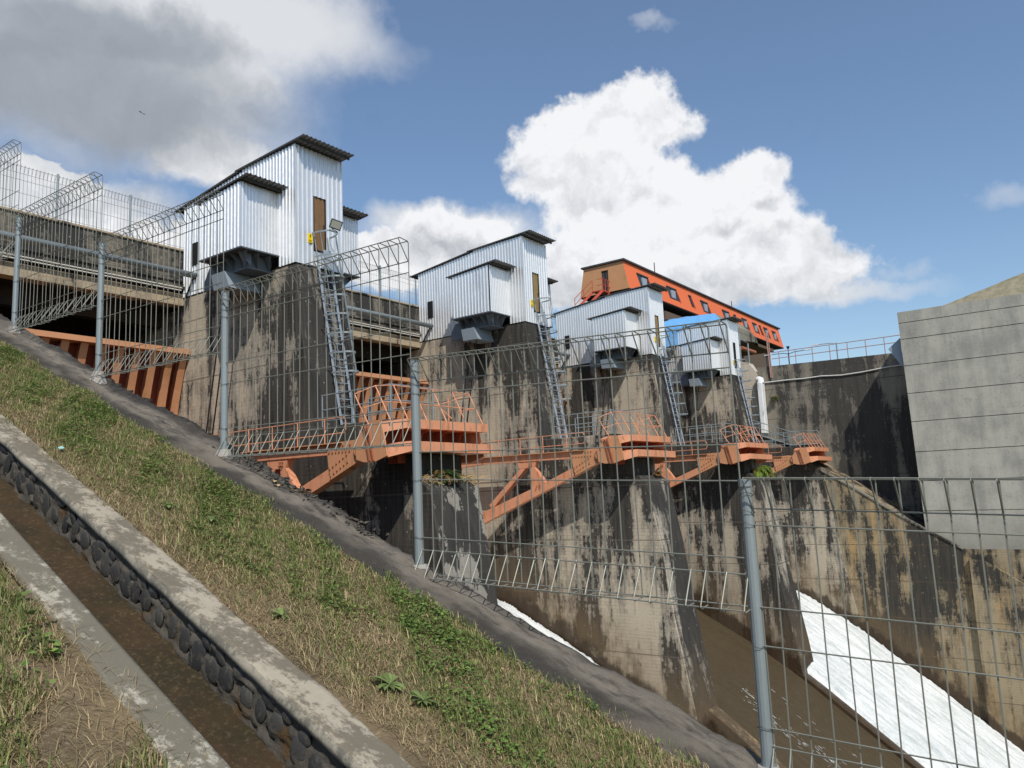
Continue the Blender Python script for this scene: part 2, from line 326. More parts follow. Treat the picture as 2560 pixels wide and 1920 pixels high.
def kerbm(name, a, dark, thr, sc_=2.6):   # sc_ = size of the worn patches
    m, t, b = mat(name, .92); P = pos(t)
    f = mt(t, 'ADD', mt(t, 'MULTIPLY', nz(t, vm(t, 'MULTIPLY', P, (1.6, .8, .8)), sc_, 14, .78), .75), mt(t, 'MULTIPLY', nz(t, P, sc_ * 7, 8, .75), .25))
    c = mixc(t, nz(t, P, 30, 5, .7), a, tuple(x * .8 for x in a)); c = mixc(t, sstep(t, f, thr - .035, thr + .045), c, dark)
    c = mixc(t, sstep(t, nz(t, P, 45, 4, .7), .66, .74), c, (.05, .05, .045))
    setc(t, b, c); bump(t, b, mt(t, 'ADD', nz(t, P, 60, 5, .7), f), .5, .006)
kerbm('kerb_top', (.38, .335, .255), (.15, .13, .095), .48); kerbm('kerb_side', (.33, .30, .235), (.14, .13, .105), .50); kerbm('lip_top', (.42, .39, .31), (.15, .135, .10), .455, 2.6)
def mortar():
    m, t, b = mat('mortar', .95); P = pos(t)
    c = mixc(t, nz(t, P, 5, 7, .7), (.035, .031, .026), (.15, .135, .11)); c = mixc(t, sstep(t, nz(t, P, 3, 6), .55, .66), c, (.09, .055, .025))
    setc(t, b, c); bump(t, b, nz(t, P, 26, 7, .7), .9, .02)
    m, t, b = mat('river_stone', .8)
    oi = nn(t, 'ShaderNodeObjectInfo'); P = pos(t)
    c = mixc(t, oi.outputs['Random'], (.026, .027, .029), (.07, .068, .062)); c = mixc(t, sstep(t, nz(t, P, 18, 7, .7), .5, .68), c, (.10, .095, .08))
    drip = mt(t, 'MULTIPLY', sstep(t, nz(t, vm(t, 'MULTIPLY', P, (22, 22, 3)), 1.2, 4, .6), .66, .72), sstep(t, nz(t, P, 4, 3), .5, .6))
    c = mixc(t, drip, c, (.48, .47, .42))
    setc(t, b, c); bump(t, b, nz(t, P, 40, 6, .7), .6, .008)
mortar()
def leafmat(name, rough=.6, trans=.25):
    m, t, b = mat(name, rough); a = nn(t, 'ShaderNodeVertexColor', layer_name='Col'); t.links.new(a.outputs[0], b.inputs['Base Color'])
    tr = nn(t, 'ShaderNodeBsdfTranslucent'); t.links.new(a.outputs[0], tr.inputs[0])
    ms = nn(t, 'ShaderNodeMixShader'); ms.inputs[0].default_value = trans
    o = [n for n in t.nodes if n.type == 'OUTPUT_MATERIAL'][0]
    t.links.new(b.outputs[0], ms.inputs[1]); t.links.new(tr.outputs[0], ms.inputs[2]); t.links.new(ms.outputs[0], o.inputs[0])
leafmat('leaf')
def reservoir():
    m, t, b = mat('lake_water', .08); setc(t, b, (.03, .045, .04)); bump(t, b, nz(t, pos(t), 2, 4), .2, .05)
reservoir()

# ---------------------------------------------------------------- mesh helpers
class MB:
    def __init__(s): s.v = []; s.f = []; s.m = []
    def add(s, vs, fs, mi=0):
        o = len(s.v); s.v += [tuple(v) for v in vs]; s.f += [tuple(i + o for i in f) for f in fs]; s.m += [mi] * len(fs)
    def box(s, x0, x1, y0, y1, z0, z1, mi=0):
        s.add([(x, y, z) for x in (x0, x1) for y in (y0, y1) for z in (z0, z1)],
              [(0, 1, 3, 2), (4, 6, 7, 5), (0, 4, 5, 1), (2, 3, 7, 6), (0, 2, 6, 4), (1, 5, 7, 3)], mi)
    def hull2(s, A, B, mi=0):          # loft between two equal polygons
        n = len(A); s.add(list(A) + list(B), [tuple(range(n))[::-1], tuple(range(n, 2 * n))] + [(i, (i + 1) % n, n + (i + 1) % n, n + i) for i in range(n)], mi)
    def yz(s, poly, x0, x1, mi=0): s.hull2([(x0, y, z) for y, z in poly], [(x1, y, z) for y, z in poly], mi)
    def xz(s, poly, y0, y1, mi=0): s.hull2([(x, y0, z) for x, z in poly], [(x, y1, z) for x, z in poly], mi)
    def xy(s, poly, z0, z1, mi=0): s.hull2([(x, y, z0) for x, y in poly], [(x, y, z1) for x, y in poly], mi)
    def tube(s, pts, r, n=6, closed=False, mi=0):
        pts = [Vector(p) for p in pts]; N = len(pts); rings = []
        ref = None
        for i, p in enumerate(pts):
            if closed: d = pts[(i + 1) % N] - pts[i - 1]
            else: d = pts[min(i + 1, N - 1)] - pts[max(i - 1, 0)]
            d.normalize()
            if ref is None: ref = Vector((0, 0, 1)) if abs(d.z) < .9 else Vector((1, 0, 0))
            u = ref - d * ref.dot(d)
            if u.length < 1e-4: u = Vector((0, 1, 0)) - d * d.y
            u.normalize(); ref = u; w = d.cross(u)
            rings.append([p + (u * math.cos(2 * math.pi * k / n) + w * math.sin(2 * math.pi * k / n)) * r for k in range(n)])
        vs = [v for q in rings for v in q]; fs = []
        for i in range(N if closed else N - 1):
            a, b = i * n, ((i + 1) % N) * n
            fs += [(a + k, a + (k + 1) % n, b + (k + 1) % n, b + k) for k in range(n)]
        if not closed: fs += [tuple(range(n))[::-1], tuple(range((N - 1) * n, N * n))]
        s.add(vs, fs, mi)
    def bar(s, a, b, w, h, mi=0, up=(0, 0, 1)):
        a, b = Vector(a), Vector(b); d = (b - a).normalized(); up = Vector(up); si = d.cross(up)
        if si.length < 1e-3: si = d.cross(Vector((1, 0, 0)))
        si.normalize(); u = si.cross(d).normalized(); si *= w / 2; u *= h / 2
        s.hull2([a - si - u, a + si - u, a + si + u, a - si + u], [b - si - u, b + si - u, b + si + u, b - si + u], mi)
    def sheet(s, A, B, C, D, n, pitch=.19, amp=.042, th=0, mi=0):
        # corrugated sheet: ribs run A->D / B->C, waves march from A to B; n = outward normal
        A, B, C, D, n = map(Vector, (A, B, C, D, n)); L = (B - A).length; k = max(1, round(L / pitch))
        prof = [(0, 0), (.46, 0), (.60, 1), (.76, 1), (.92, 0)]
        ts = [((i + q) / k, h) for i in range(k) for q, h in prof] + [(1, 0)]
        vs = []
        for u, h in ts: vs += [A.lerp(B, u) + n * amp * h, D.lerp(C, u) + n * amp * h]
        fs = [(2 * i, 2 * i + 2, 2 * i + 3, 2 * i + 1) for i in range(len(ts) - 1)]
        s.add(vs, fs, mi)
        if th:
            m = len(vs); s.add([Vector(v) - n * th for v in vs], [f[::-1] for f in fs], mi)
    def build(s, name, m, parent=None, smooth=False, bevel=0):
        me = bpy.data.meshes.new(name); me.from_pydata(s.v, [], s.f)
        for x in (m if isinstance(m, (list, tuple)) else [m]): me.materials.append(M[x])
        me.polygons.foreach_set('material_index', s.m)
        bm = bmesh.new(); bm.from_mesh(me); bmesh.ops.recalc_face_normals(bm, faces=bm.faces); bm.to_mesh(me); bm.free()
        if smooth: me.polygons.foreach_set('use_smooth', [True] * len(me.polygons))
        o = bpy.data.objects.new(name, me); col.objects.link(o)
        if parent: o.parent = parent
        if bevel:
            b = o.modifiers.new('edge', 'BEVEL'); b.width = bevel; b.segments = 1; b.limit_method = 'ANGLE'
        return o
def tag(o, label=None, cat=None, group=None, kind=None):
    for k, v in (('label', label), ('category', cat), ('group', group), ('kind', kind)):
        if v: o[k] = v
    return o
def empty(name, loc=(0, 0, 0)):
    o = bpy.data.objects.new(name, None); o.empty_display_size = .3; col.objects.link(o); o.location = loc; return o
def thing(name, label, cat, group=None): return tag(empty(name), label, cat, group)
def kids(o): return [c for c in bpy.data.objects if c.parent == o]
def copy_tree(o, off=(0, 0, 0), parent=None):
    c = o.copy(); col.objects.link(c); c.parent = parent
    if parent is None: c.location = Vector(o.location) + Vector(off)
    for ch in KID.get(o.name, []): copy_tree(ch, parent=c)
    return c
KID = {}
def index():
    KID.clear()
    for o in bpy.data.objects:
        if o.parent: KID.setdefault(o.parent.name, []).append(o)
def part(name, fn, m, parent, **kw):
    b = MB(); fn(b); return b.build(name, m, parent, **kw)
def dup(o, off=(0, 0, 0), parent=None):
    c = o.copy(); col.objects.link(c); c.location = Vector(o.location) + Vector(off)
    if parent: c.parent = parent
    return c
def grid(name, fn, nu, nv, m, parent=None, smooth=True, mfn=None):
    vs = [fn(i / nu, j / nv) for j in range(nv + 1) for i in range(nu + 1)]
    fs = [(j * (nu + 1) + i, j * (nu + 1) + i + 1, (j + 1) * (nu + 1) + i + 1, (j + 1) * (nu + 1) + i) for j in range(nv) for i in range(nu)]
    me = bpy.data.meshes.new(name); me.from_pydata(vs, [], fs)
    for x in (m if isinstance(m, (list, tuple)) else [m]): me.materials.append(M[x])
    if smooth: me.polygons.foreach_set('use_smooth', [True] * len(fs))
    o = bpy.data.objects.new(name, me); col.objects.link(o)
    if parent: o.parent = parent
    return o
def fb(x, y, z=0, s=1, o=4): return noise.fractal(Vector((x * s, y * s, z * s)), 1, 2, o)
def rail(mb, pts, r=.022, n=6): mb.tube(pts, r, n)

# ---------------------------------------------------------------- setting: far ground, lake, hill, chute
part('ground', lambda b: b.box(-900, 1500, -1500, 1500, -40, -36), 'bank_soil', None)['kind'] = 'structure'
part('lake_water', lambda b: b.box(-300, 900, 31.5, 900, -12, 3.2), 'lake_water', None)['kind'] = 'structure'
def floor_fn(x0, x1, dz=0, rough=0):
    ys = 46 - 108
    def f(u, v):
        y = -62 + 102 * v if False else -20 + 60 * v
        x = x0 + (x1 - x0) * u
        return (x, y, fz(y) + dz + (fb(x, y, 0, .9, 5) * rough if rough else 0))
    return f
grid('chute_floor', floor_fn(5.4, 59.2), 30, 120, 'wet_floor')['kind'] = 'structure'

# foam rushing down the second and the fourth bay
def foam_fn(x0, x1, h, y1):
    def f(u, v):
        y = -19 + (y1 + 19) * v; x = x0 + (x1 - x0) * u
        e = fb(x, y * .4, 3, .7, 5) * .11 + abs(fb(x, y, 9, 3.2, 3)) * .04
        edge = min(1, (u * (1 - u)) * 9)
        if u < .001 or u > .999: return (x, y, fz(y) - .3)
        e += abs(fb(x * 2, y, 5, 4.5, 4)) * .16 * max(0, 1 - min(u, 1 - u) * 14); x += .10 * fb(0, y, 7, 3.5, 4) * (u < .02)
        return (x, y, fz(y) + h * (.55 + .45 * edge) + e)
    return f
grid('white_water', foam_fn(19.3, 30.94, .60, 27), 130, 420, 'foam')['kind'] = 'structure'
grid('white_water', foam_fn(45.60, 58.82, .50, 27), 150, 420, 'foam')['kind'] = 'structure'
def streaks(b):
    for i in range(420):
        y = random.uniform(2, 15); x = 38.4 + random.gauss(0, .35) + math.sin(y * 1.3) * .35 + (2.2 if random.random() < .12 else 0); l = random.uniform(.04, .22); a = random.uniform(-1, 1); w = random.uniform(.01, .03)
        p = [(x, y), (x + w, y), (x + w + a * l * .7, y - l), (x + a * l * .7, y - l)]
        b.add([(q, r, fz(r) + .03) for q, r in p], [(0, 1, 2, 3)])
part('foam_streaks', streaks, 'foam', None); tag(bpy.data.objects['foam_streaks'], 'thin white foam flecks trickling down the wet brown chute bay', 'foam', kind='stuff')

# left chute wall, its rough sloping top carries the fence
def lw_top(u, v):
    y = -6 + 32 * v
    if u < .12: x = 4.40 + (4.72 - 4.40) * u / .12; z = GP(y) - .12 + .1 * (u / .12)
    elif u < .8: x = 4.72 + (5.5 - 4.72) * (u - .12) / .68; z = GP(y)
    else: x = 5.5; z = GP(y) - (u - .8) / .2 * .8
    ox = -.10 if y < 5 else (-.10 + .19 * min(1, (y - 5) / 3)); x += ox * max(0, (x - 4.9) / .6)
    r = .018 * fb(x, y, 0, 5, 4) + .035 * fb(x, y, 4, 1.6, 4) + .006 * fb(x, y, 1, 22, 2)
    e = max(0, (x - 5.3) / .2) if u < .8 else 1
    rub = max(0, fb(0, y, 7, .55, 3) + .15) * e
    x2 = x + (.05 * fb(y, u, 3, 3.5, 4) + .10 * rub * fb(y, u * 3, 1, 9, 3)) * e - .05 * max(0, fb(y, 2, 0, .7, 3)) * e
    return (x2, y, z + r - .10 * rub * e * abs(fb(x * 2, y, 2, 6, 3)))
lw = thing('chute_wall', 'dark weathered concrete wall with rough sloping top that carries the mesh fence', 'wall')
grid('wall_top', lw_top, 34, 900, 'wall_top', lw)
part('wall_body', lambda b: b.hull2([(4.62, -6, -34), (5.36, -6, -34), (5.36, -6, GP(-6) - .45), (4.62, -6, GP(-6) - .45)], [(4.62, 26, -8), (5.46, 26, -8), (5.46, 26, GP(26) - .45), (4.62, 26, GP(26) - .45)]), 'chute_wall', lw)
part('wall_footing', lambda b: b.box(-3, 5.46, 26, 31.5, -8, 7.6), 'parapet_concrete', lw)

# grass bank, drain channel, left ground
kf = lambda y: 2.88 + .045 * (min(y, 12) - 3.2)
kr = lambda y: 3.15 + .042 * (min(y, 12) - 3.4)
lr = lambda y: 2.31 + .045 * (min(y, 12) - 3.45)
ll = lambda y: 2.09 + .055 * (min(y, 12) - 3.67)
def fieldn(x, y, s, o=0):       # cheap smooth random field
    return (np.sin(x * s * 1.7 + o) * np.cos(y * s * 1.1 + 2 * o) + np.sin(x * s * 3.1 - y * s * 2.3 + o) * .6 + np.sin(y * s * 4.7 + x * s * 5.3 + 3 * o) * .4) / 2
def relief(x, y): return .020 * fieldn(x, y, 1.4, 1) + .010 * fieldn(x, y, 5, 2) + .005 * fieldn(x, y, 13, 4)
def gz(x, y): return GP(y) + float(relief(x, y)) + .004 * fb(x, y, 2, 25, 3)
def bank(u, v):
    y = -5 + 31 * v; x = kr(y) - .03 + (4.80 - kr(y) + .03) * u
    e = min(1, (1 - u) * 6); k = 1 - min(1, u * 8)
    return (x, y, gz(x, y) - .02 * k - .02 * (1 - e))
grid('grass_bank', bank, 50, 700, 'soil')['kind'] = 'structure'
def left(u, v):
    y = -6 + 32 * v; x = -14 + 16.17 * (u ** .45)
    return (x, y, gz(x, y))
grid('slope_ground', left, 90, 420, 'soil')['kind'] = 'structure'
part('crest_ground', lambda b: b.box(-60, 4.62, 26, 32, -8, 7.8), 'soil', None)['kind'] = 'structure'
dm = thing('drain_channel', 'sloping stone lined drain with dark round stones set in mortar and a pale cement cap', 'drain')
def kerb_top(u, v):
    y = -5 + 31 * v; x = kf(y) + (kr(y) - kf(y)) * u + .012 * fb(0, y, u * 2, 3, 3) + (.03 * fb(0, y, 5, 1.1, 3) if u > .9 else 0)
    return (x, y, GP(y) + .025 + .006 * fb(x, y, 0, 9, 3) - .025 * (u > .98) - (.012 if u < .02 else 0))
grid('cement_cap', kerb_top, 14, 900, 'kerb_top', dm)
def kerb_face(u, v):
    y = -5 + 31 * v; x = kf(y) + .012 * fb(0, y, 0, 3, 3) - .015 * math.sin(u * 3.1)
    return (x, y, GP(y) + .013 - .075 * u)
grid('cap_edge', kerb_face, 5, 700, 'kerb_side', dm)
def drop(y): return .36 + .012 * math.sin(y * .9)
def mort(u, v):
    y = -5 + 31 * v; w = 1.0 * u
    x = kf(y) + .032 - .03 * w + .03 * fb(y * 1.0, w, 1, 8, 4) - .05 * max(0, w - .8) / .2
    return (x, y, GP(y) - .05 - (drop(y) + .06) * w)
grid('mortar_wall', mort, 18, 1100, 'mortar', dm)
def chan(u, v):
    y = -5 + 31 * v; x = lr(y) - .03 + (kf(y) - lr(y) + .06) * u
    return (x, y, GP(y) - drop(y) - .05 * (1 - u) + .03 * fb(x, y, 0, 3, 5) + .012 * fb(x, y, 1, 14, 3))
grid('channel_bed', chan, 30, 900, 'channel_moss', dm)
def lip(u, v):
    y = -5 + 31 * v; k = .035 * fb(0, y, 2, 1.5, 4)
    if u < .75: x = ll(y) + (lr(y) - ll(y)) * u / .75 + (k if u < .05 else 0); z = GP(y) + .02 + .005 * fb(x, y, 0, 10, 3) - (.05 if u < .02 else 0)
    else: x = lr(y) - .01 * (u > .8); z = GP(y) + .02 - .42 * (u - .75) / .25
    return (x, y, z)
grid('cement_lip', lip, 16, 800, 'lip_top', dm)
bm = bmesh.new(); bmesh.ops.create_icosphere(bm, subdivisions=2, radius=1)
for v in bm.verts:
    v.co *= 1 + .26 * fb(*v.co, 1.0, 3); v.co.y = max(-.86, min(.86, v.co.y))
sme = bpy.data.meshes.new('stone'); bm.to_mesh(sme); bm.free(); sme.materials.append(M['river_stone']); sme.polygons.foreach_set('use_smooth', [True] * len(sme.polygons))
y = 1.2
while y < 13.5:
    for row in (0, 1):
        if row == 1 and random.random() < .30: continue
        w = random.uniform(.050, .088); h = random.uniform(.060, .10) if row == 0 else random.uniform(.035, .055)
        yy = y + row * .085 + random.uniform(-.025, .025); zr = (-.225 if row == 0 else -.115) + random.uniform(-.022, .022)
        o = bpy.data.objects.new('stone', sme); col.objects.link(o); o.parent = dm
        o.location = (kf(yy) + .036 - .03 * min(1, -zr / .36), yy, GP(yy) + zr); o.scale = (.018, w * 1.12, h * 1.08)
        o.rotation_euler = (R_(random.uniform(0, 45)), 0, R_(random.uniform(-8, 8)))
    y += random.uniform(.15, .21)

# ---------------------------------------------------------------- piers
def pier_body(b):
    base = [(29.2, -14), (36, -14), (36, 7.6), (31.6, 7.6), (28.72, 8.26), (21.57, 8.28)]
    prof = [(21.57, 8.28), (21.54, 7.9), (21.25, 5.8), (21.0, 4.3), (20.86, 2.35), (16.95, 2.35), (16.95, .45), (15.87, .42), (15.5, .1), (15.0, -2.56), (14.6, -5.7), (14.0, -9.2), (13.7, -11.4), (13.7, -14), (36, -14), (36, 7.6), (28.72, 7.9), (28.72, 8.26)]
    b.yz(prof, XL, XL + PW)
    n = len(prof)
    for i in range(len(b.f)):
        vs = [b.v[k] for k in b.f[i]]
        if len(vs) == 4:
            ys = [v[1] for v in vs]; zs = [v[2] for v in vs]
            if max(ys) < 21.6 and max(zs) - min(zs) > .3: b.m[i] = 1
labels_p = ['stained concrete pier nearest the grass bank, ladder and widest metal house on it',
            'stained concrete pier second from the left, its long brown wet foot seen past the fence',
            'stained concrete pier third from the left, green fern hanging at its nose',
            'narrow looking concrete pier furthest away, joined to the dark side wall']
pier = thing('concrete_pier', labels_p[0], 'pier', 'gate piers of the spillway')
pb = MB(); pier_body(pb); pb.build('pier_body', ['pier_concrete', 'pier_front'], pier, bevel=.03)
def stud(b): b.tube([(XL + .35, 21.3, 5.2), (XL + .35, 21.24, 5.2)], .03)

# ---------------------------------------------------------------- hoist houses
X0, X1 = XL, XL + 2.2
YF, YB = 21.57, 28.66
def roofz(y): return 12.66 - .02 * (y - YF) if y < 25 else 12.50 - .115 * (y - 25)
def house(n):
    t = thing('hoist_house', '', 'metal house', 'corrugated metal hoist houses on the piers')
    def lw_(b):
        zb = 8.28; d = (-1, 0, 0)
        b.sheet((X0, YF, zb), (X0, 22.5, zb), (X0, 22.5, roofz(22.5)), (X0, YF, roofz(YF)), d)
        b.sheet((X0, 22.5, 8.7), (X0, 24.7, 8.7), (X0, 24.7, roofz(24.7)), (X0, 22.5, roofz(22.5)), d)
        b.sheet((X0, 24.7, zb), (X0, YB, zb), (X0, YB, roofz(YB)), (X0, 24.7, 12.5), d)
    part('side_wall', lw_, 'sheet_metal', t)
    def rw(b): b.sheet((X1, YF, 8.28), (X1, YB, 8.28), (X1, YB, roofz(YB)), (X1, YF, roofz(YF)), (1, 0, 0))
    part('side_wall', rw, 'sheet_metal', t)
    def fw(b):
        n_ = (0, -1, 0); A, B = X0 + .8, X0 + 1.36
        b.sheet((X0, YF, 8.28), (A, YF, 8.28), (A, YF, 12.66), (X0, YF, 12.66), n_)
        b.sheet((A, YF, 8.28), (B, YF, 8.28), (B, YF, 8.86), (A, YF, 8.86), n_)
        b.sheet((A, YF, 10.95), (B, YF, 10.95), (B, YF, 12.66), (A, YF, 12.66), n_)
        b.sheet((B, YF, 8.28), (X1, YF, 8.28), (X1, YF, 12.66), (B, YF, 12.66), n_)
    part('front_wall', fw, 'sheet_metal', t)
    part('corner_flashing', lambda b: b.box(X0 - .035, X0 + .06, YF - .035, YF + .06, 8.28, 12.66), 'sheet_metal', t)
    part('back_wall', lambda b: b.sheet((X0, YB, 8.28), (X1, YB, 8.28), (X1, YB, 12.0), (X0, YB, 12.0), (0, 1, 0)), 'sheet_metal', t)
    part('base_trim', lambda b: (b.box(X0 - .02, X1 + .02, YF - .02, YB, 8.25, 8.285)), 'black', t)
    dr = part('door', lambda b: b.box(X0 + .83, X0 + 1.34, YF + .03, YF + .08, 8.95, 10.93), 'door_wood' if n == 0 else ('black' if n == 3 else 'door_olive'), t)
    part('handle', lambda b: b.box(X0 + 1.27, X0 + 1.30, YF - .01, YF + .03, 9.8, 9.95), 'dark_steel', dr)
    part('door_frame', lambda b: (b.box(X0 + .8, X0 + .83, YF - .02, YF + .1, 8.86, 10.95), b.box(X0 + 1.34, X0 + 1.37, YF - .02, YF + .1, 8.86, 10.95), b.box(X0 + .8, X0 + 1.37, YF + .02, YF + .1, 8.86, 8.95)), 'black', t)
    part('window', lambda b: b.box(X0 - .045, X0 + .02, 27.62, 27.98, 9.46, 10.4), 'black', t)
    sg = part('warning_sign', lambda b: b.box(X0 + .5, X0 + .72, YF - .055, YF - .045, 9.12, 9.46), 'yellow_sign', t)
    def ink(b):
        y0 = YF - .058
        for i in range(4): b.box(X0 + .535, X0 + .685 - .02 * (i % 2), y0, y0 + .002, 9.15 + .022 * i, 9.158 + .022 * i)
        b.xz([(X0 + .61, 9.43), (X0 + .57, 9.34), (X0 + .60, 9.34), (X0 + .58, 9.26), (X0 + .65, 9.35), (X0 + .62, 9.35), (X0 + .65, 9.43)], y0, y0 + .002)
    part('sign_print', ink, 'sign_ink', sg)
    # roofs: two overlapping sheets
    def rf(b):
        n_ = (0, 0, 1); a, c = X0 - .09, X1 + .06
        b.sheet((a, YF - .62, 12.80), (c, YF - .62, 12.80), (c, 25.05, 12.60), (a, 25.05, 12.60), n_, .2, .035, .012)
        b.sheet((a, 24.9, 12.56), (c, 24.9, 12.56), (c, 29.25, 12.04), (a, 29.25, 12.04), n_, .2, .035, .012)
    part('roof', rf, 'roof_metal', t)
    part('roof_purlin', lambda b: [b.bar((X0 - .07, y, z), (X1 + .04, y, z), .05, .08) for y, z in ((YF - .35, 12.72), (23.5, 12.66), (26.8, 12.28), (29.0, 12.0))], 'dark_roof', t)
    part('edge_trim', lambda b: (b.bar((X0 - .10, YF - .62, 12.79), (X0 - .10, 25.05, 12.59), .02, .06), b.bar((X0 - .10, 24.9, 12.55), (X0 - .10, 29.25, 12.03), .02, .06)), 'dark_roof', t)
    for sgn in (-1, 1):      # cantilevered side boxes
        xi = X0 if sgn < 0 else X1; xo = xi + sgn * 1.6
        g = empty('side_box'); g.parent = t
        def bx(b):
            y0, y1 = 22.48, 24.85
            b.sheet((xo, y0, 8.7), (xo, y1, 8.7), (xo, y1, 10.84), (xo, y0, 11.03), (sgn, 0, 0))
            b.sheet((min(xo, xi), y0, 8.7), (max(xo, xi), y0, 8.7), (max(xo, xi), y0, 11.03), (min(xo, xi), y0, 11.03), (0, -1, 0), .13, .022)
            b.sheet((min(xo, xi), y1, 8.7), (max(xo, xi), y1, 8.7), (max(xo, xi), y1, 10.84), (min(xo, xi), y1, 10.84), (0, 1, 0))
        part('box_wall', bx, 'sheet_metal', g)
        part('box_roof', lambda b: b.sheet((min(xi, xo) - .08, 21.98, 11.16), (max(xi, xo) + .08, 21.98, 11.16), (max(xi, xo) + .08, 25.2, 10.88), (min(xi, xo) - .08, 25.2, 10.88), (0, 0, 1), .2, .035, .012), 'roof_metal', g)
        part('box_trim', lambda b: (b.bar((xo + sgn * .09, 21.98, 11.15), (xo + sgn * .09, 25.2, 10.87), .02, .06), b.bar((xo, 22.3, 11.06), (xi, 22.3, 11.06), .05, .08)), 'dark_roof', g)
        if n == 1: part('corner_seam', lambda b: b.box(xo - .04, xo - .033, 22.43, 22.49, 8.7, 11.0), 'black', g)
        part('floor_plate', lambda b: b.box(min(xo - .03, xi), max(xo + .03, xi), 22.42, 24.95, 8.64, 8.69), 'floor_plate', g)
        def br(b):
            a = xo - sgn * .12; c = xo - sgn * .62
            q = lambda x, y0, y1, z: [(x, y0, z), (xi, y0, z), (xi, y1, z), (x, y1, z)]
            b.hull2(q(c, 22.98, 24.6, 8.18), q(c - sgn * .0, 22.9, 24.7, 8.62))
            b.box(min(c - .04, xi), max(c + .04, xi), 22.9, 24.7, 8.13, 8.18)
            for yy in (22.75, 23.25, 23.75, 24.25, 24.68):   # gusset fins on the long side
                b.hull2([(a, yy, 8.63), (c, yy, 8.63), (c, yy, 8.16)], [(a, yy + .02, 8.63), (c, yy + .02, 8.63), (c, yy + .02, 8.16)])
            for k in (.2, .6, 1.0):
                x = xo + (xi - xo) * k * .75
                b.hull2([(x, 22.46, 8.63), (x, 22.98, 8.63), (x + (c - a) * .6, 22.98, 8.16)], [(x + .02, 22.46, 8.63), (x + .02, 22.98, 8.63), (x + .02 + (c - a) * .6, 22.98, 8.16)])
        part('bracket', br, 'blue_grey_paint', g)
        part('hoist_housing', lambda b: b.hull2([(min(xo - sgn * .3, xi), 23.55, 7.52), (max(xo - sgn * .3, xi), 23.55, 7.52), (max(xo - sgn * .3, xi), 24.5, 7.55), (min(xo - sgn * .3, xi), 24.5, 7.55)],
                                                [(min(xo - sgn * .22, xi), 23.75, 8.12), (max(xo - sgn * .22, xi), 23.75, 8.12), (max(xo - sgn * .22, xi), 24.55, 8.12), (min(xo - sgn * .22, xi), 24.55, 8.12)]), 'grey_box_paint', g)
        part('side_bracket', lambda b: b.yz([(24.75, 8.62), (25.2, 8.55), (25.5, 8.1), (25.5, 7.75), (24.75, 7.75)], min(xo - sgn * .55, xi), max(xo - sgn * .55, xi)), 'blue_grey_paint', g)
        part('hoist_cable', lambda b: (b.tube([(xo - sgn * .6, 23.9, 7.55), (xo - sgn * .45, 24.9, 1.6)], .03), b.tube([(xo - sgn * .6, 24.3, 7.55), (xo - sgn * .45, 25.3, 1.6)], .03)), 'cable', g)
    return t
hl = ['tall corrugated metal house on the nearest pier with brown door and big side box', 'corrugated metal house on the second pier, olive door behind its caged ladder',
      'corrugated metal house below the near end of the orange building', 'smallest looking corrugated metal house in front of the blue tarpaulin']
houses = []
for n in range(4):
    h = house(n); h['label'] = hl[n]; h.location = (S * n, 0, 0); houses.append(h)

# ---------------------------------------------------------------- ladders with cage
def ladder():
    t = thing('caged_ladder', '', 'ladder', 'galvanised ladders up the pier fronts')
    def P(s, k, off=0):       # s: height 0..1, k: -1/+1 side
        x = XL + 1.40 + (XL + 1.14 - XL - 1.40) * s + k * .30; y = 20.5 + .82 * s; z = 2.38 + 5.75 * s
        return Vector((x, y - off, z))
    for k in (-1, 1): part('stringer', lambda b: b.bar(P(0, k), P(1.03, k), .04, .07), 'ladder_metal', t)
    rg = part('rung', lambda b: b.tube([P(.03, -1), P(.03, 1)], .014), 'ladder_metal', t)
    d = P(1, 0) - P(0, 0)
    for i in range(1, 20): dup(rg, d * (.05 * i), t)
    def hoop_pts(s, r=.40, y1=0):
        c = P(s, 0); return [c + Vector((math.cos(a) * r, -abs(math.sin(a)) * r * 2.0, 0)) for a in [math.pi * q / 12 for q in range(13)]]
    for s in (.34, .46, .58, .70, .82, .94, 1.08, 1.235):
        part('cage_hoop', lambda b: [b.bar(a, c, .012, .06) for a, c in zip(hoop_pts(s), hoop_pts(s)[1:])], 'galvanised', t)
    for q in (2, 6, 10):
        part('cage_strap', lambda b: b.bar(hoop_pts(.34)[q], hoop_pts(1.235)[q], .04, .012), 'galvanised', t)
    for k in (-1, 1): part('grab_post', lambda b: b.tube([P(1, k), P(1.235, k)], .02), 'galvanised', t)
    part('standoff', lambda b: [b.tube([P(s, k), P(s, k) + Vector((k * .1, .35, 0))], .025) for s in (.12, .36, .62, .9) for k in (-1, 1)], 'dark_steel', t)
    part('cage_side_plate', lambda b: b.bar(P(1.0, 0, .25), P(1.13, 0, .2), .35, .02, up=(0, 1, 0)), 'grey_box_paint', t)
    return t
lad = ladder(); lad['label'] = 'caged ladder with a floodlight above it, on the nearest pier'
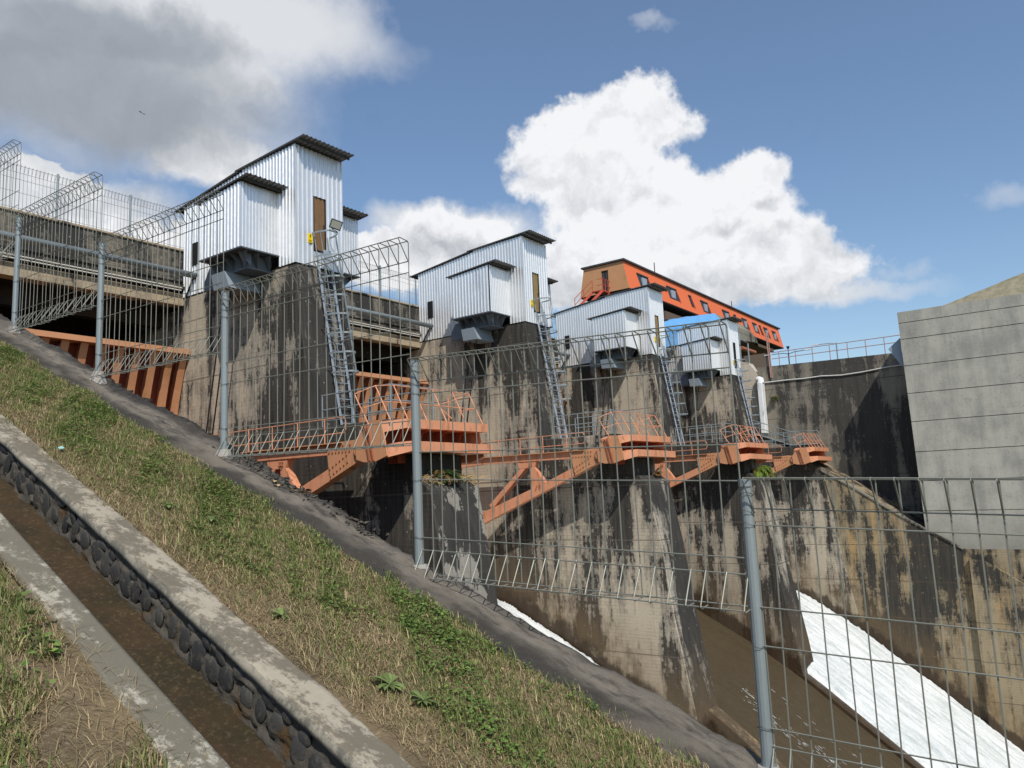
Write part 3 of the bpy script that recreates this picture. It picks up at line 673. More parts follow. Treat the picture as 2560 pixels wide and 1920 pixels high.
def floodlight():
    t = thing('floodlight', 'square floodlight on top of the nearest caged ladder', 'lamp'); c = Vector((18.05, 20.62, 9.68)); 
    part('bracket', lambda b: (b.tube([(17.85, 20.75, 9.45), (18.2, 20.75, 9.45)], .02), b.tube([c + Vector((-.12, .1, -.1)), (18.1, 20.75, 9.45)], .02)), 'dark_steel', t)
    hd = part('housing', lambda b: b.hull2([(-.22, -.0, -.17), (.22, 0, -.17), (.22, 0, .17), (-.22, 0, .17)], [(-.14, .16, -.1), (.14, .16, -.1), (.14, .16, .1), (-.14, .16, .1)]), 'dark_steel', t)
    fq = Vector((-.35, -.80, -.42)).to_track_quat('-Y', 'Z') @ Matrix.Rotation(R_(12), 3, 'Y').to_quaternion()
    hd.location = c; hd.rotation_euler = fq.to_euler()
    gl = part('glass', lambda b: b.box(-.18, .18, -.02, -.004, -.13, .13), 'lamp_glass', t); gl.location = c; gl.rotation_euler = hd.rotation_euler
floodlight()

# ---------------------------------------------------------------- platform railings (grey)
def platform_rail():
    t = thing('platform_railing', '', 'railing', 'grey pipe railings on the pier platforms')
    xa, xb = XL + .1, XL + PW - .1
    for z in (3.44, 2.95):
        part('rail', lambda b: rail(b, [(xa, 20.34, z - .03), (xa, 17.15, z), (XL + 2.0, 17.1, z)], .024), 'galvanised', t)
        part('rail', lambda b: rail(b, [(xb, 18.2, z), (xb, 20.3, z)], .024), 'galvanised', t)
    for p in ((xa, 20.34), (xa, 18.9), (xa, 18.0), (xa, 17.15), (XL + 1.1, 17.1), (XL + 2.0, 17.1), (xb, 18.2), (xb, 19.3), (xb, 20.3)):
        part('post', lambda b: b.tube([(*p, 2.35), (*p, 3.44)], .026), 'galvanised', t)
    part('kick_rail', lambda b: rail(b, [(xa, 20.3, 2.55), (xa, 17.2, 2.55)], .016), 'galvanised', t)
    return t
prl = platform_rail(); prl['label'] = 'grey pipe railing on the nearest pier platform beside the ladder foot'

# ---------------------------------------------------------------- trunnion beams
def beam():
    t = thing('trunnion_beam', '', 'steel beam', 'orange trunnion beams across the pier noses')
    xl, xk, xr = XL - 1.42, XL - .80, XL + 2.98
    def fl(za, zk, zr, ha, hk, yf, dep):
        def f(b):
            b.hull2([(xl, yf + .35, za), (xl, yf + dep, za), (xl, yf + dep, za - ha), (xl, yf + .35, za - ha)], [(xk, yf, zk), (xk, yf + dep, zk), (xk, yf + dep, zk - hk), (xk, yf, zk - hk)])
            b.hull2([(xk, yf, zk), (xk, yf + dep, zk), (xk, yf + dep, zk - hk), (xk, yf, zk - hk)], [(xr, yf, zr), (xr, yf + dep, zr), (xr, yf + dep, zr - hk), (xr, yf, zr - hk)])
        return f
    part('upper_flange', fl(2.05, 2.19, 2.19, .26, .27, 15.62, 1.3), 'orange_paint', t)
    def lower(b):
        f = fl(1.38, 1.53, 1.50, .30, .29, 15.42, 1.45); f(b)
    part('lower_flange', lower, 'orange_paint', t)
    part('web_plate', lambda b: b.box(xl + .05, xr - .06, 16.66, 16.72, 1.1, 2.0), 'shade_red', t)
    sti = part('stiffener', lambda b: b.tube([(xl + .55, 16.3, 1.35), (xl + .55, 16.45, 1.7), (xl + .55, 16.3, 1.95)], .05), 'shade_red', t)
    for i in range(1, 6): dup(sti, (.62 * i, 0, 0), t)
    def rib2(b):
        for x in (xl + .8, xl + 1.7, xl + 2.6, xl + 3.5): b.yz([(16.3, 1.95), (15.75, 1.93), (16.05, 1.78), (16.1, 1.6), (15.7, 1.45), (16.3, 1.4)], x, x + .04)
    part('web_rib', rib2, 'shade_red', t)
    endp = [(16.66, 2.03), (16.35, 2.17), (16.0, 2.14), (15.90, 1.80), (15.76, 1.12), (16.3, .96), (16.72, .99), (17.02, 1.08), (17.05, 1.62)]
    part('end_plate', lambda b: b.yz(endp, xl - .05, xl), 'orange_faded', t)
    part('end_rib', lambda b: (b.bar((xl - .09, 16.50, 2.05), (xl - .09, 16.26, 1.0), .05, .05), b.bar((xl - .09, 16.64, 2.0), (xl - .09, 16.42, 1.0), .05, .05)), 'rust_bolt', t)
    part('end_plate', lambda b: b.yz(endp, xr - .1, xr - .05), 'orange_paint', t)
    part('underside_web', lambda b: b.box(XL - .3, XL + PW + .4, 16.5, 16.9, .95, 1.25), 'shade_red', t)
    part('dark_plinth', lambda b: b.box(XL + .03, XL + PW - .03, 16.15, 16.94, .42, 1.2), 'pier_front', t)  # concrete plinth, dark tone paints in the shade under the beam
    # hand railing leaning back from the top flange
    xs = [-1.72, -1.32, -.58, .24, 1.14, 2.08, 2.93]
    tops = []
    for i, dx in enumerate(xs):
        zb = 2.06 if i == 0 else 2.19; base = Vector((XL + dx, 15.75 if i else 16.2, zb - .06)); top = base + Vector((0, .58, 1.12 if i > 1 else (.95 if i == 0 else 1.05)))
        tops.append((base, top)); part('railing_post', lambda b: b.tube([base, top], .020), 'orange_paint', t)
    for k in (1, .52): part('railing_bar', lambda b: rail(b, [a.lerp(c, k) for a, c in tops], .016), 'orange_paint', t)
    e = tops[-1]
    part('railing_return', lambda b: (rail(b, [e[1], e[1] + Vector((.0, .9, 0)), e[0] + Vector((0, 1.5, .05))], .022), rail(b, [e[0].lerp(e[1], .55), e[0].lerp(e[1], .5) + Vector((0, .8, 0))], .02), rail(b, [e[0].lerp(e[1], .2) + Vector((-.5, .7, 0)), e[1] + Vector((-.7, .8, -.35)), e[1] + Vector((-.1, .2, -.1))], .02)), 'orange_paint', t)
    return t
bmx = beam(); bmx['label'] = 'orange steel beam with leaning handrail nearest the fence, across the first pier nose'

# ---------------------------------------------------------------- radial gates
def arm(t, xc, w=.36):
    sgn = 1
    a = empty('gate_arm'); a.parent = t
    xa, xb = xc - w / 2, xc + w / 2; xo = xa
    T = lambda poly, x0=xa, x1=xb: (lambda b: b.yz(poly, x0, x1))
    part('upper_chord', lambda b: (b.yz([(17.5, 1.64), (23.1, 1.62), (27.9, 1.30), (27.9, 1.0), (23.6, 1.32), (18.45, 1.30), (17.4, 1.3)], xa + .02, xb)), 'orange_paint', a)
    part('lower_chord', lambda b: b.yz([(18.3, .95), (20.0, .30), (23.79, -1.02), (27.9, -2.5), (27.9, -2.95), (23.76, -1.55), (18.35, .55), (17.6, .85)], xa + .02, xb), 'orange_paint', a)
    part('gusset_plate', lambda b: b.yz([(17.05, 1.60), (17.25, 1.68), (18.5, 1.63), (18.43, .95), (18.33, .55), (17.2, 1.0), (17.0, 1.1)], xa - .03, xa + .02), 'orange_faded', a)
    part('gusset_core', lambda b: b.yz([(17.05, 1.60), (17.25, 1.66), (18.5, 1.6), (18.4, .6), (17.2, 1.02), (17.0, 1.1)], xa + .02, xb), 'orange_paint', a)
    part('strut', lambda b: b.yz([(21.55, 1.32), (20.45, 1.32), (20.57, 1.02), (20.02, .28), (20.75, -.02), (20.85, .3), (20.83, 1.0), (21.45, 1.02)], xa + .05, xb - .05), 'orange_paint', a)
    part('diagonal', lambda b: (b.yz([(21.35, 1.0), (21.05, 1.0), (23.1, -.82), (23.3, -.66)], xa + .03, xa + .09), b.yz([(21.35, 1.0), (21.05, 1.0), (23.1, -.82), (23.3, -.66)], xb - .09, xb - .03)), 'orange_paint', a)
    def bolts(b):
        P = []
        for i in range(7): P += [(18.38 - i * .155, 1.55), (18.38 - i * .15, 1.36)]
        for i in range(6): P += [(18.33 - i * .15, .66 + i * .075), (18.36 - i * .15, .86 + i * .078)]
        for y, z in P:
            b.tube([(xa - .05, y, z), (xa - .03, y, z)], .030, 6)
            b.tube([(xa - .07, y, z), (xa - .045, y, z)], .014, 5)
    tag(part('bolt', bolts, 'rust_bolt', a), kind='stuff')
    part('gusset_bolts', lambda b: [b.tube([(xa - .04, y, z), (xa + .05, y, z)], .022, 6) for y, z in ((20.7, 1.2), (20.82, 1.2), (20.7, 1.1), (20.82, 1.1), (20.3, .2), (20.45, .15), (20.3, .1), (20.5, .02))], 'rust_bolt', a)
    part('pin', lambda b: b.tube([(xa - .13, 17.02, 1.33), (xb, 17.02, 1.33)], .17, 20), 'orange_faded', a)
    part('pin_bearing', lambda b: b.tube([(xa - .07, 17.0, 1.33), (xb + .05, 17.0, 1.33)], .28, 20), 'rust_bolt', a)
    return a
def gate(w0, w1):
    t = thing('radial_gate', '', 'gate', 'orange radial gates between the piers')
    PC = (17.2, 1.3); R0 = 12.35
    def sk(r, z): a = math.asin((z - PC[1]) / r); return PC[0] + r * math.cos(a)
    Z = [6.0 - i * .5 for i in range(22)]
    def skin(b):
        for z0, z1 in zip(Z, Z[1:]): b.hull2([(w0, sk(R0, z0), z0), (w1, sk(R0, z0), z0), (w1, sk(R0, z0) + .04, z0), (w0, sk(R0, z0) + .04, z0)], [(w0, sk(R0, z1), z1), (w1, sk(R0, z1), z1), (w1, sk(R0, z1) + .04, z1), (w0, sk(R0, z1) + .04, z1)])
    part('skin_plate', skin, 'shade_red', t)
    n = 17; dx = (w1 - w0 - .3) / n
    def ribm(b):
        for z0, z1 in zip(Z[:-2], Z[1:-1]):
            for (ya, yb, xx0, xx1) in ((-.50, -.46, 0, .27), (-.46, 0, .12, .15)):
                b.hull2([(xx0, sk(R0, z0) + ya, z0), (xx1, sk(R0, z0) + ya, z0), (xx1, sk(R0, z0) + yb, z0), (xx0, sk(R0, z0) + yb, z0)], [(xx0, sk(R0, z1) + ya, z1), (xx1, sk(R0, z1) + ya, z1), (xx1, sk(R0, z1) + yb, z1), (xx0, sk(R0, z1) + yb, z1)])
    rb = part('rib', ribm, 'orange_faded', t); rb.location = (w0 + .12, 0, 0)
    for i in range(1, n + 1): dup(rb, (dx * i - (.0 if i < n else .1), 0, 0), t)
    part('top_beam', lambda b: b.box(w0, w1, sk(R0, 6) - .62, sk(R0, 6) + .06, 5.86, 6.06), 'orange_faded', t)
    for z in (-2.2, ): part('girder', lambda b: b.box(w0 + .1, w1 - .1, sk(R0, z) - .95, sk(R0, z) - .5, z - .2, z + .2), 'shade_red', t)
    for xc in (w0 + .95, w1 - 1.05): arm(t, xc)
    xr = w1 - 1.05
    def wk(b):
        for z in (2.43, 1.95): rail(b, [(xr, 17.95, z), (xr, 27.6, z - .05)], .016)
        rail(b, [(xr, 17.95, 2.43), (xr, 17.88, 2.3), (xr, 17.88, 2.05), (xr, 17.95, 1.95)], .022)
    part('walkway_rail', wk, 'orange_paint', t)
    for y in (18.83, 20.13, 21.42, 22.7, 24.0, 25.3, 26.6): part('walkway_post', lambda b: b.tube([(xr - .1, y, 1.28), (xr, y, 1.45), (xr, y, 2.43)], .020), 'orange_paint', t)
    part('walkway_plate', lambda b: b.box(xr - .3, xr + .3, 17.8, 27.6, 1.62, 1.65), 'orange_faded', t)
    return t
gate1 = gate(5.6, XL - .04); gate1['label'] = 'orange ribbed gate between the grass bank wall and the nearest pier'
gate2 = gate(XL + PW + .04, XL + S - .04); gate2['label'] = 'orange ribbed gate between the first and second piers'

index()
lp = ['', 'caged ladder on the second pier below the olive door', 'caged ladder on the third pier, left of the blue tarpaulin', 'caged ladder on the furthest pier beside the grey stair rail']
lr = ['', 'grey pipe railing on the second pier platform', 'grey pipe railing on the third pier platform', 'grey pipe railing on the furthest pier platform at the head of the stair']
lb = ['', 'orange steel beam with leaning handrail across the second pier nose', 'orange steel beam above the green fern on the third pier', 'smallest looking orange steel beam, furthest along at the dark wall']
for n in (1, 2, 3):
    for src, lab in ((pier, labels_p[n]), (lad, lp[n]), (prl, lr[n]), (bmx, lb[n])):
        c = copy_tree(src, (S * n, 0, 0)); c['label'] = lab
for n, lab in ((1, 'orange ribbed gate between the second and third piers'), (2, 'orange ribbed gate between the third and fourth piers')):
    c = copy_tree(gate2, (S * n, 0, 0)); c['label'] = lab
# splitter walls running on from the noses
for nm, x0, x1, h, lab in (('splitter_wall', XL + S + 1.25, XL + S + 2.1, 1.35, 'pale low wall running down the chute from the second pier nose'), ('splitter_wall', XL + 2 * S - .05, XL + 2 * S + .75, .22, 'low concrete strip dividing brown chute from white water below the third pier')):
    b = MB(); ys = [14.2, 13, 11, 9, 7, 5, 0, -6, -16]
    for y0, y1 in zip(ys, ys[1:]): b.hull2([(x0, y0, fz(y0) + h), (x1, y0, fz(y0) + h), (x1, y0, fz(y0) - .5), (x0, y0, fz(y0) - .5)], [(x0, y1, fz(y1) + h), (x1, y1, fz(y1) + h), (x1, y1, fz(y1) - .5), (x0, y1, fz(y1) - .5)])
    tag(b.build(nm, 'chute_wall'), lab, 'wall', 'splitter walls in the chute')

# ---------------------------------------------------------------- bridge over the gates
br = thing('road_bridge', 'stained concrete road bridge behind the piers with a tall dark parapet', 'bridge')
part('parapet', lambda b: b.box(-3, 58.7, 28.72, 29.05, 9.02, 10.22), 'parapet_concrete', br)
part('parapet_cap', lambda b: b.box(-3, 58.7, 28.66, 29.12, 10.22, 10.32), 'beam_concrete', br, bevel=.02)
part('moulding', lambda b: (b.box(-3, 58.7, 28.60, 28.75, 8.92, 9.02), b.box(-3, 58.7, 28.66, 28.9, 8.72, 8.92), b.box(-3, 58.7, 28.52, 28.9, 8.60, 8.72)), 'parapet_concrete', br)
part('deck_beam', lambda b: b.box(-3, 58.7, 28.64, 29.2, 7.95, 8.42), 'beam_concrete', br)
part('deck_recess', lambda b: b.box(-3, 58.7, 28.85, 29.2, 8.42, 8.60), 'parapet_concrete', br)
part('deck_slab', lambda b: b.box(-3, 58.7, 29.2, 38.5, 7.98, 8.8), 'shaded_soffit', br)
for y in (30.2, 33, 35.5): part('deck_girder', lambda b: b.box(-3, 58.7, y, y + .5, 7.3, 7.98), 'shaded_soffit', br)
part('curtain_girder', lambda b: b.box(13.25, 58.7, 38.0, 38.5, 5.0, 7.98), 'shaded_soffit', br)  # deep downstand added as a dark curtain behind the gates
part('curtain_girder', lambda b: b.box(-3, 13.25, 38.0, 38.5, 7.5, 7.98), 'shaded_soffit', br)
for x0, x1, lab in ((-3, XL - .05, 'thick grey pipe crossing left of the nearest metal house'), (XL + PW, XL + S - .05, 'thick grey pipe running between first and second metal houses'), (XL + PW + S, XL + 2 * S - .05, 'thick grey pipe end showing between second and third metal houses')):
    t = thing('service_pipe', lab, 'pipe', 'grey pipes along the bridge')
    part('pipe_run', lambda b: b.tube([(x0, 27.75, 9.02), (x1, 27.75, 9.02)], .125, 14), 'galvanised', t, smooth=True)
    part('pipe_end', lambda b: b.tube([(x1, 27.75, 9.02), (x1 + .03, 27.75, 9.02)], .135, 14), 'black', t)
    part('pipe_strut', lambda b: (b.bar((x1 - .05, 27.78, 8.95), (x1 - .02, 28.35, 8.25), .05, .05), b.bar((x0 + 1, 27.78, 9.0), (x0 + 1, 28.7, 9.0), .05, .05)), 'dark_steel', t)
    t2 = thing('conduit_pair', lab.replace('thick grey pipe', 'pair of thin white conduits'), 'conduit', 'white conduits along the bridge')
    for z, y in ((8.62, 28.46), (8.52, 28.48)): part('conduit', lambda b: b.tube([(x0, y, z), (x1 - .15, y, z)], .028, 8), 'white_pipe', t2)
    t3 = part('thin_cable', lambda b: b.tube([(x0 + (x1 - x0) * i / 12, 28.56, 8.86 - .05 * math.sin(i * 1.7) ** 2) for i in range(13)], .018, 5), 'cable', t2)

# fence along the far edge of the bridge
bf = thing('bridge_fence', 'fine wire mesh fence standing on the road bridge parapet', 'fence')
bp = part('post', lambda b: b.tube([(0, 30.4, 8.8), (0, 30.4, 12.72)], .045, 8), 'galvanised', bf); bp.location = (12.85, 0, 0)
for i in range(-5, 16):
    if i: dup(bp, (2.82 * i, 0, 0), bf)
def bmesh_fence(b):
    x = -2.
    while x < 55:
        b.tube([(x, 30.4, 10.2), (x, 30.4, 12.62), (x, 30.28, 12.62), (x, 30.4, 12.35)], .0065, 3); x += .134
    for z in (10.45, 11.0, 11.6, 12.1, 12.35, 12.62): b.tube([(-2, 30.4, z), (55, 30.4, z)], .008, 3)
tag(part('wire_mesh', bmesh_fence, 'wire_metal', bf), kind='stuff')

# ---------------------------------------------------------------- right side walls
sw = thing('side_wall', 'ochre streaked concrete chute wall on the far side, sloping ledge on top', 'wall')
XR = 58.81
def swb(b):
    top = [(29, 2.2), (29, 2.2), (17, 2.2), (16.4, 1.2), (15.58, .59), (13.4, -.80), (10.2, -3.05), (7.02, -5.0), (-20, -5.0)]
    pts = top[1:] + [(-20, -40), (29, -40)]
    b.yz(pts, XR + .02, XR + 4.6)
sb = MB(); swb(sb); sb.build('wall_body', 'chute_wall', sw)
part('ledge_edge', lambda b: [b.hull2([(XR - .06, y0, z0 + .03), (XR + .3, y0, z0 + .03), (XR + .3, y0, z0 - .1), (XR - .06, y0, z0 - .1)], [(XR - .06, y1, z1 + .03), (XR + .3, y1, z1 + .03), (XR + .3, y1, z1 - .1), (XR - .06, y1, z1 - .1)]) for (y0, z0), (y1, z1) in zip([(15.58, .59), (13.4, -.8), (10.2, -3.05)], [(13.4, -.8), (10.2, -3.05), (7.1, -4.95)])], 'rock_concrete', sw)
part('lower_step', lambda b: b.yz([(6.8, -5.6), (5.9, -5.75), (4.25, -6.9), (-20, -24), (-20, -40), (6.8, -40)], XR - .35, XR), 'chute_wall', sw)
dk = thing('dark_wall', 'tall blackened concrete wall between the furthest metal house and the new grey wall', 'wall')
XD = 63.2
part('wall_body', lambda b: b.yz([(20.95, -6), (20.95, 9.18), (15, 9.05), (9.0, 8.95), (9.0, -6)], XD, XD + 1.2), 'wall_dark', dk)
part('pale_bay', lambda b: b.yz([(22.5, -6), (22.5, 9.9), (21.7, 9.7), (20.95, 8.6), (20.95, -6)], XD + .02, XD + 1.2), 'pale_concrete', dk)
part('wall_back', lambda b: b.yz([(31, -6), (31, 8.9), (22.5, 8.9), (22.5, -6)], XD + .1, XD + 1.2), 'wall_dark', dk)
nw = thing('new_wall', 'pale grey concrete wall in wide smooth lifts filling the right edge', 'wall')
zs = [11.18, 10.38, 9.24, 7.38, 5.46, 3.52, 1.46, -.5, -2.5, -5.05]
for za, zb in zip(zs, zs[1:]):
    ya = 9.44 - .018 * (11.18 - za); yb = 9.44 - .018 * (11.18 - zb)
    part('wall_lift', lambda b: b.hull2([(XR + .03, ya, za - .045), (XR + .03, -20, za - .045), (XD, -20, za - .045), (XD, ya, za - .045)], [(XR + .03, yb, zb + .0), (XR + .03, -20, zb), (XD, -20, zb), (XD, yb, zb)]), 'new_concrete', nw)
part('wall_core', lambda b: b.box(XR + .07, XD, -20, 9.2, -5, 11.1), 'parapet_concrete', nw)
def hill(u, v):
    y = 10.6 - 80 * v; x = 64.0 + 26 * u
    k = min(1, u / .23) * (1 if u < .5 else 1 - (u - .5) * 1.6); e = min(1, (10.6 - y) / 2.2)
    return (x, y, 8.85 + (15.45 - 8.85 - .278 * max(y, -25)) * k * e + .05 * fb(x, y, 0, .5, 5) * k * e)
tag(grid('hill', hill, 60, 160, 'hill_soil'), kind='structure')
tag(part('crest_fill', lambda b: b.box(64.3, 300, -60, 60, 0, 8.85), 'bank_soil', None), kind='structure')
tag(part('flashing_sheet', lambda b: b.hull2([(XR + .6, 9.5, 9.45), (XR + .6, 10.35, 8.75), (XR + .6, 9.5, 7.3)], [(XR + .64, 9.5, 9.45), (XR + .64, 10.35, 8.75), (XR + .64, 9.5, 7.3)]), 'grey_box_paint', None), 'grey triangular sheet sticking out from the edge of the new wall', 'sheet')
# rails, pipe, lamps on the dark wall
wr = thing('wall_railing', 'rusty two bar railing along the top of the dark wall', 'railing')
for z in (10.3, 9.78): part('rail', lambda b: rail(b, [(XD + .3, 19.8, z + .0), (XD + .3, 9.6, z)], .03), 'rail_red', wr)
for i in range(8): part('post', lambda b: b.tube([(XD + .3, 19.2 - 1.32 * i, 9.0), (XD + .3, 19.2 - 1.32 * i, 10.3)], .03), 'rail_red', wr)
tag(part('wall_pipe', lambda b: b.tube([(XD - .08, 20.4, 7.86), (XD - .08, 18.6, 7.86), (XD - .08, 17.2, 7.82), (XD - .08, 16, 7.86), (XD - .08, 14.5, 7.75), (XD - .08, 13, 7.8), (XD - .08, 11, 7.98), (XD - .08, 9.6, 8.0)], .05, 8), 'white_pipe', None), 'thin pale pipe sagging along the dark wall', 'pipe')
tag(part('drain_pipe', lambda b: (b.box(XD - .75, XD - .05, 20.45, 20.85, 3.7, 7.85), b.tube([(XD - .4, 20.65, 7.8), (XD - .4, 20.65, 8.05), (XD - .1, 20.9, 8.15)], .3, 12)), 'white_paint', None, bevel=.08), 'peeling white upright duct against the pale corner of the dark wall', 'duct')
tag(part('rusty_post', lambda b: (b.tube([(XD - .15, 19.85, 8.2), (XD - .15, 19.95, 11.9)], .06), b.tube([(XD - .15, 19.75, 8.2), (XD - .15, 19.8, 11.9)], .04)), 'rail_red', None), 'thin rusty pole under the far end of the orange building', 'pole')
def lamp(name, y, zz, arms, lab, m):
    t = thing(name, lab, 'street lamp', 'lamps behind the dark wall')
    part('lamp_pole', lambda b: b.tube([(XD + 1.6, y, 8.9), (XD + 1.6, y, zz)], .05, 8), m, t)
    for a in arms:
        part('lamp_arm', lambda b: b.tube([(XD + 1.6, y, zz - .1), (XD + 1.6, y + a * .4, zz + .02), (XD + 1.6, y + a * 1.4, zz + .05)], .028, 6), m, t)
        part('lamp_head', lambda b: b.hull2([(XD + 1.5, y + a * 1.35, zz), (XD + 1.7, y + a * 1.35, zz), (XD + 1.7, y + a * 1.35, zz + .09), (XD + 1.5, y + a * 1.35, zz + .09)], [(XD + 1.54, y + a * 2.0, zz + .03), (XD + 1.66, y + a * 2.0, zz + .03), (XD + 1.66, y + a * 2.0, zz + .09), (XD + 1.54, y + a * 2.0, zz + .09)]), 'white_paint', t)
    return t
lamp('street_lamp', 15.0, 10.6, (1,), 'single arm street lamp in the middle of the dark wall top', 'galvanised')
l2 = lamp('street_lamp', 18.8, 10.3, (1, -1), 'double arm street lamp next to the orange building end', 'dark_steel')
part('lamp_cap', lambda b: b.hull2([(XD + 1.48, 18.68, 10.85), (XD + 1.72, 18.68, 10.85), (XD + 1.72, 18.92, 10.85), (XD + 1.48, 18.92, 10.85)], [(XD + 1.56, 18.76, 10.6), (XD + 1.64, 18.76, 10.6), (XD + 1.64, 18.84, 10.6), (XD + 1.56, 18.84, 10.6)]), 'dark_steel', l2)
part('lamp_stem', lambda b: b.tube([(XD + 1.6, 18.8, 10.3), (XD + 1.6, 18.8, 10.62)], .03), 'dark_steel', l2)
# grey stair beside the furthest pier
st = thing('stair', 'grey pipe railed stair dropping from the furthest pier platform to a landing', 'stair')
xs_ = XR + PW + .35
sp_ = [(21.6, 4.95), (18.2, 3.62), (16.2, 3.55)]
part('flight', lambda b: (b.hull2([(xs_, 21.6, 3.9), (XD - .9, 21.6, 3.9), (XD - .9, 21.6, 3.55), (xs_, 21.6, 3.55)], [(xs_, 18.2, 2.6), (XD - .9, 18.2, 2.6), (XD - .9, 18.2, 2.3), (xs_, 18.2, 2.3)]), b.box(xs_, XD - .9, 16.2, 18.2, 2.45, 2.6)), 'parapet_concrete', st)
part('stringer', lambda b: b.tube([(xs_ - .06, 21.6, 3.9), (xs_ - .06, 18.2, 2.55), (xs_ - .06, 16.1, 2.55), (xs_ - .06, 15.95, 2.4)], .05), 'galvanised', st)
for dz in (0, -.5): part('handrail', lambda b: rail(b, [(xs_ - .05, y, z + dz) for y, z in sp_] + ([(xs_ - .05, 16.1, 3.4), (xs_ - .05, 16.1, 2.6)] if not dz else []), .03), 'galvanised', st)
for y in (20.6, 19.4, 18.2, 17.2): part('post', lambda b: b.tube([(xs_ - .05, y, 2.55 + max(0, y - 18.2) * .4), (xs_ - .05, y, 3.6 + max(0, y - 18.2) * .39)], .025), 'galvanised', st)

# ---------------------------------------------------------------- orange building, rock block, tarp
ob = thing('orange_building', 'long orange building raised behind the furthest piers with slanting window bays', 'building')
ox0, ox1, oy, oz0, oz1 = 59.1, 101.6, 30., 16.9, 19.45
part('front_wall', lambda b: b.hull2([(ox0, oy, oz0), (ox1, oy, oz0), (ox1, oy + .15, oz0), (ox0, oy + .15, oz0)], [(ox0, oy + .52, oz1), (ox1, oy + .52, oz1), (ox1, oy + .67, oz1), (ox0, oy + .67, oz1)]), 'crane_orange', ob)
part('back_wall', lambda b: b.hull2([(ox0, 34.8, oz0), (ox1, 34.8, oz0), (ox1, 34.95, oz0), (ox0, 34.95, oz0)], [(ox0, 34.3, oz1), (ox1, 34.3, oz1), (ox1, 34.45, oz1), (ox0, 34.45, oz1)]), 'crane_brown', ob)
part('end_wall', lambda b: (b.yz([(30.02, 16.9), (30.55, 19.42), (32.0, 19.42), (32.0, 16.9)], ox0 - .08, ox0 + .02), b.yz([(32.7, 16.9), (32.7, 19.42), (34.45, 19.42), (34.95, 16.9)], ox0 - .08, ox0 + .02), b.yz([(32.0, 18.9), (32.0, 19.42), (32.7, 19.42), (32.7, 18.9)], ox0 - .08, ox0 + .02)), 'crane_brown', ob)
part('end_wall', lambda b: b.yz([(30.02, 16.9), (30.55, 19.42), (34.45, 19.42), (34.95, 16.9)], ox1 - .1, ox1), 'crane_orange', ob)
part('door', lambda b: b.box(ox0 + .02, ox0 + .06, 32.0, 32.7, 16.9, 18.9), 'dark_steel', ob)
part('door_mullion', lambda b: (b.box(ox0 - .02, ox0 + .02, 32.33, 32.37, 16.9, 18.9),), 'black', ob)
part('roof', lambda b: b.box(ox0 - .25, ox1 + .25, oy + .3, 34.65, oz1, oz1 + .14), 'dark_roof', ob)
part('floor', lambda b: b.box(ox0, ox1, oy + .02, 34.9, oz0 - .12, oz0), 'black', ob)
part('under_girder', lambda b: (b.box(ox0 + 1, ox1 - 2, 31.2, 31.7, 16.2, 16.78), b.box(ox0 + 1, ox1 - 2, 33.6, 34.1, 16.2, 16.78)), 'black', ob)
# slanted window bays (windows set back, sill and right jamb lit)
wins = [(61.2, 2.4), (67.3, 2.4), (72.4, .8), (75.4, 2.1), (81.4, 2.2), (84.9, .8), (87.4, 1.8), (91.0, 1.6), (93.4, .7), (95.0, 1.6), (98.2, 1.6)]
for wx, ww in wins:
    z0, z1 = 17.55, 18.75
    yy = lambda z: oy + .52 * (z - oz0) / (oz1 - oz0)
    w = part('window', lambda b: b.hull2([(wx + .28, yy(z0) - .03, z0), (wx + ww + .1, yy(z0) - .03, z0), (wx + ww + .1, yy(z0) + .05, z0), (wx + .28, yy(z0) + .05, z0)], [(wx, yy(z1) - .03, z1), (wx + ww - .25, yy(z1) - .03, z1), (wx + ww - .25, yy(z1) + .05, z1), (wx, yy(z1) + .05, z1)]), 'window_glass', ob)
    if ww > 1: part('curtain', lambda b: b.box(wx + ww * .28, wx + ww * .62, yy(z0) - .05, yy(z0) - .04 + .15, z0 + .1, z1 - .35), 'curtain', w)
    part('frame', lambda b: (b.bar((wx + ww * .5, yy(z0) - .06, z0), (wx + ww * .42, yy(z1) - .06, z1), .05, .04), b.box(wx, wx + ww - .2, yy(z1) - .12, yy(z1) + .02, z1 - .12, z1)), 'dark_steel', w)
    part('window_jamb', lambda b: b.hull2([(wx + ww + .1, yy(z0) - .14, z0 - .08), (wx + ww + .2, yy(z0) - .14, z0 - .08), (wx + ww + .2, yy(z0), z0 - .08), (wx + ww + .1, yy(z0), z0 - .08)], [(wx + ww - .3, yy(z1) - .10, z1 + .0), (wx + ww - .2, yy(z1) - .10, z1), (wx + ww - .2, yy(z1), z1), (wx + ww - .3, yy(z1), z1)]), 'crane_orange', w)
for x in (70.7, 92.0): tag(part('antenna', lambda b: b.tube([(x, 33, 19.5), (x, 33, 22.3 if x < 80 else 22.0)], .05, 5), 'dark_steel', None), 'thin mast on the orange roof, ' + ('nearer its brown end' if x < 80 else 'nearer its far end'), 'antenna')
sp2 = thing('access_stair', 'small red steel stair at the brown end door of the orange building', 'stair')
def stair2(b):
    b.box(57.6, ox0 - .1, 31.9, 32.9, 16.75, 16.85)
    for y in (31.9, 32.9): b.bar((57.7, y, 16.8), (56.6, y + 1.2, 15.2), .08, .22)
    for y in (31.95, 32.85): b.bar((58.8, y, 16.75), (58.2, y, 15.2), .12, .12)
part('platform', stair2, 'rust_red', sp2)
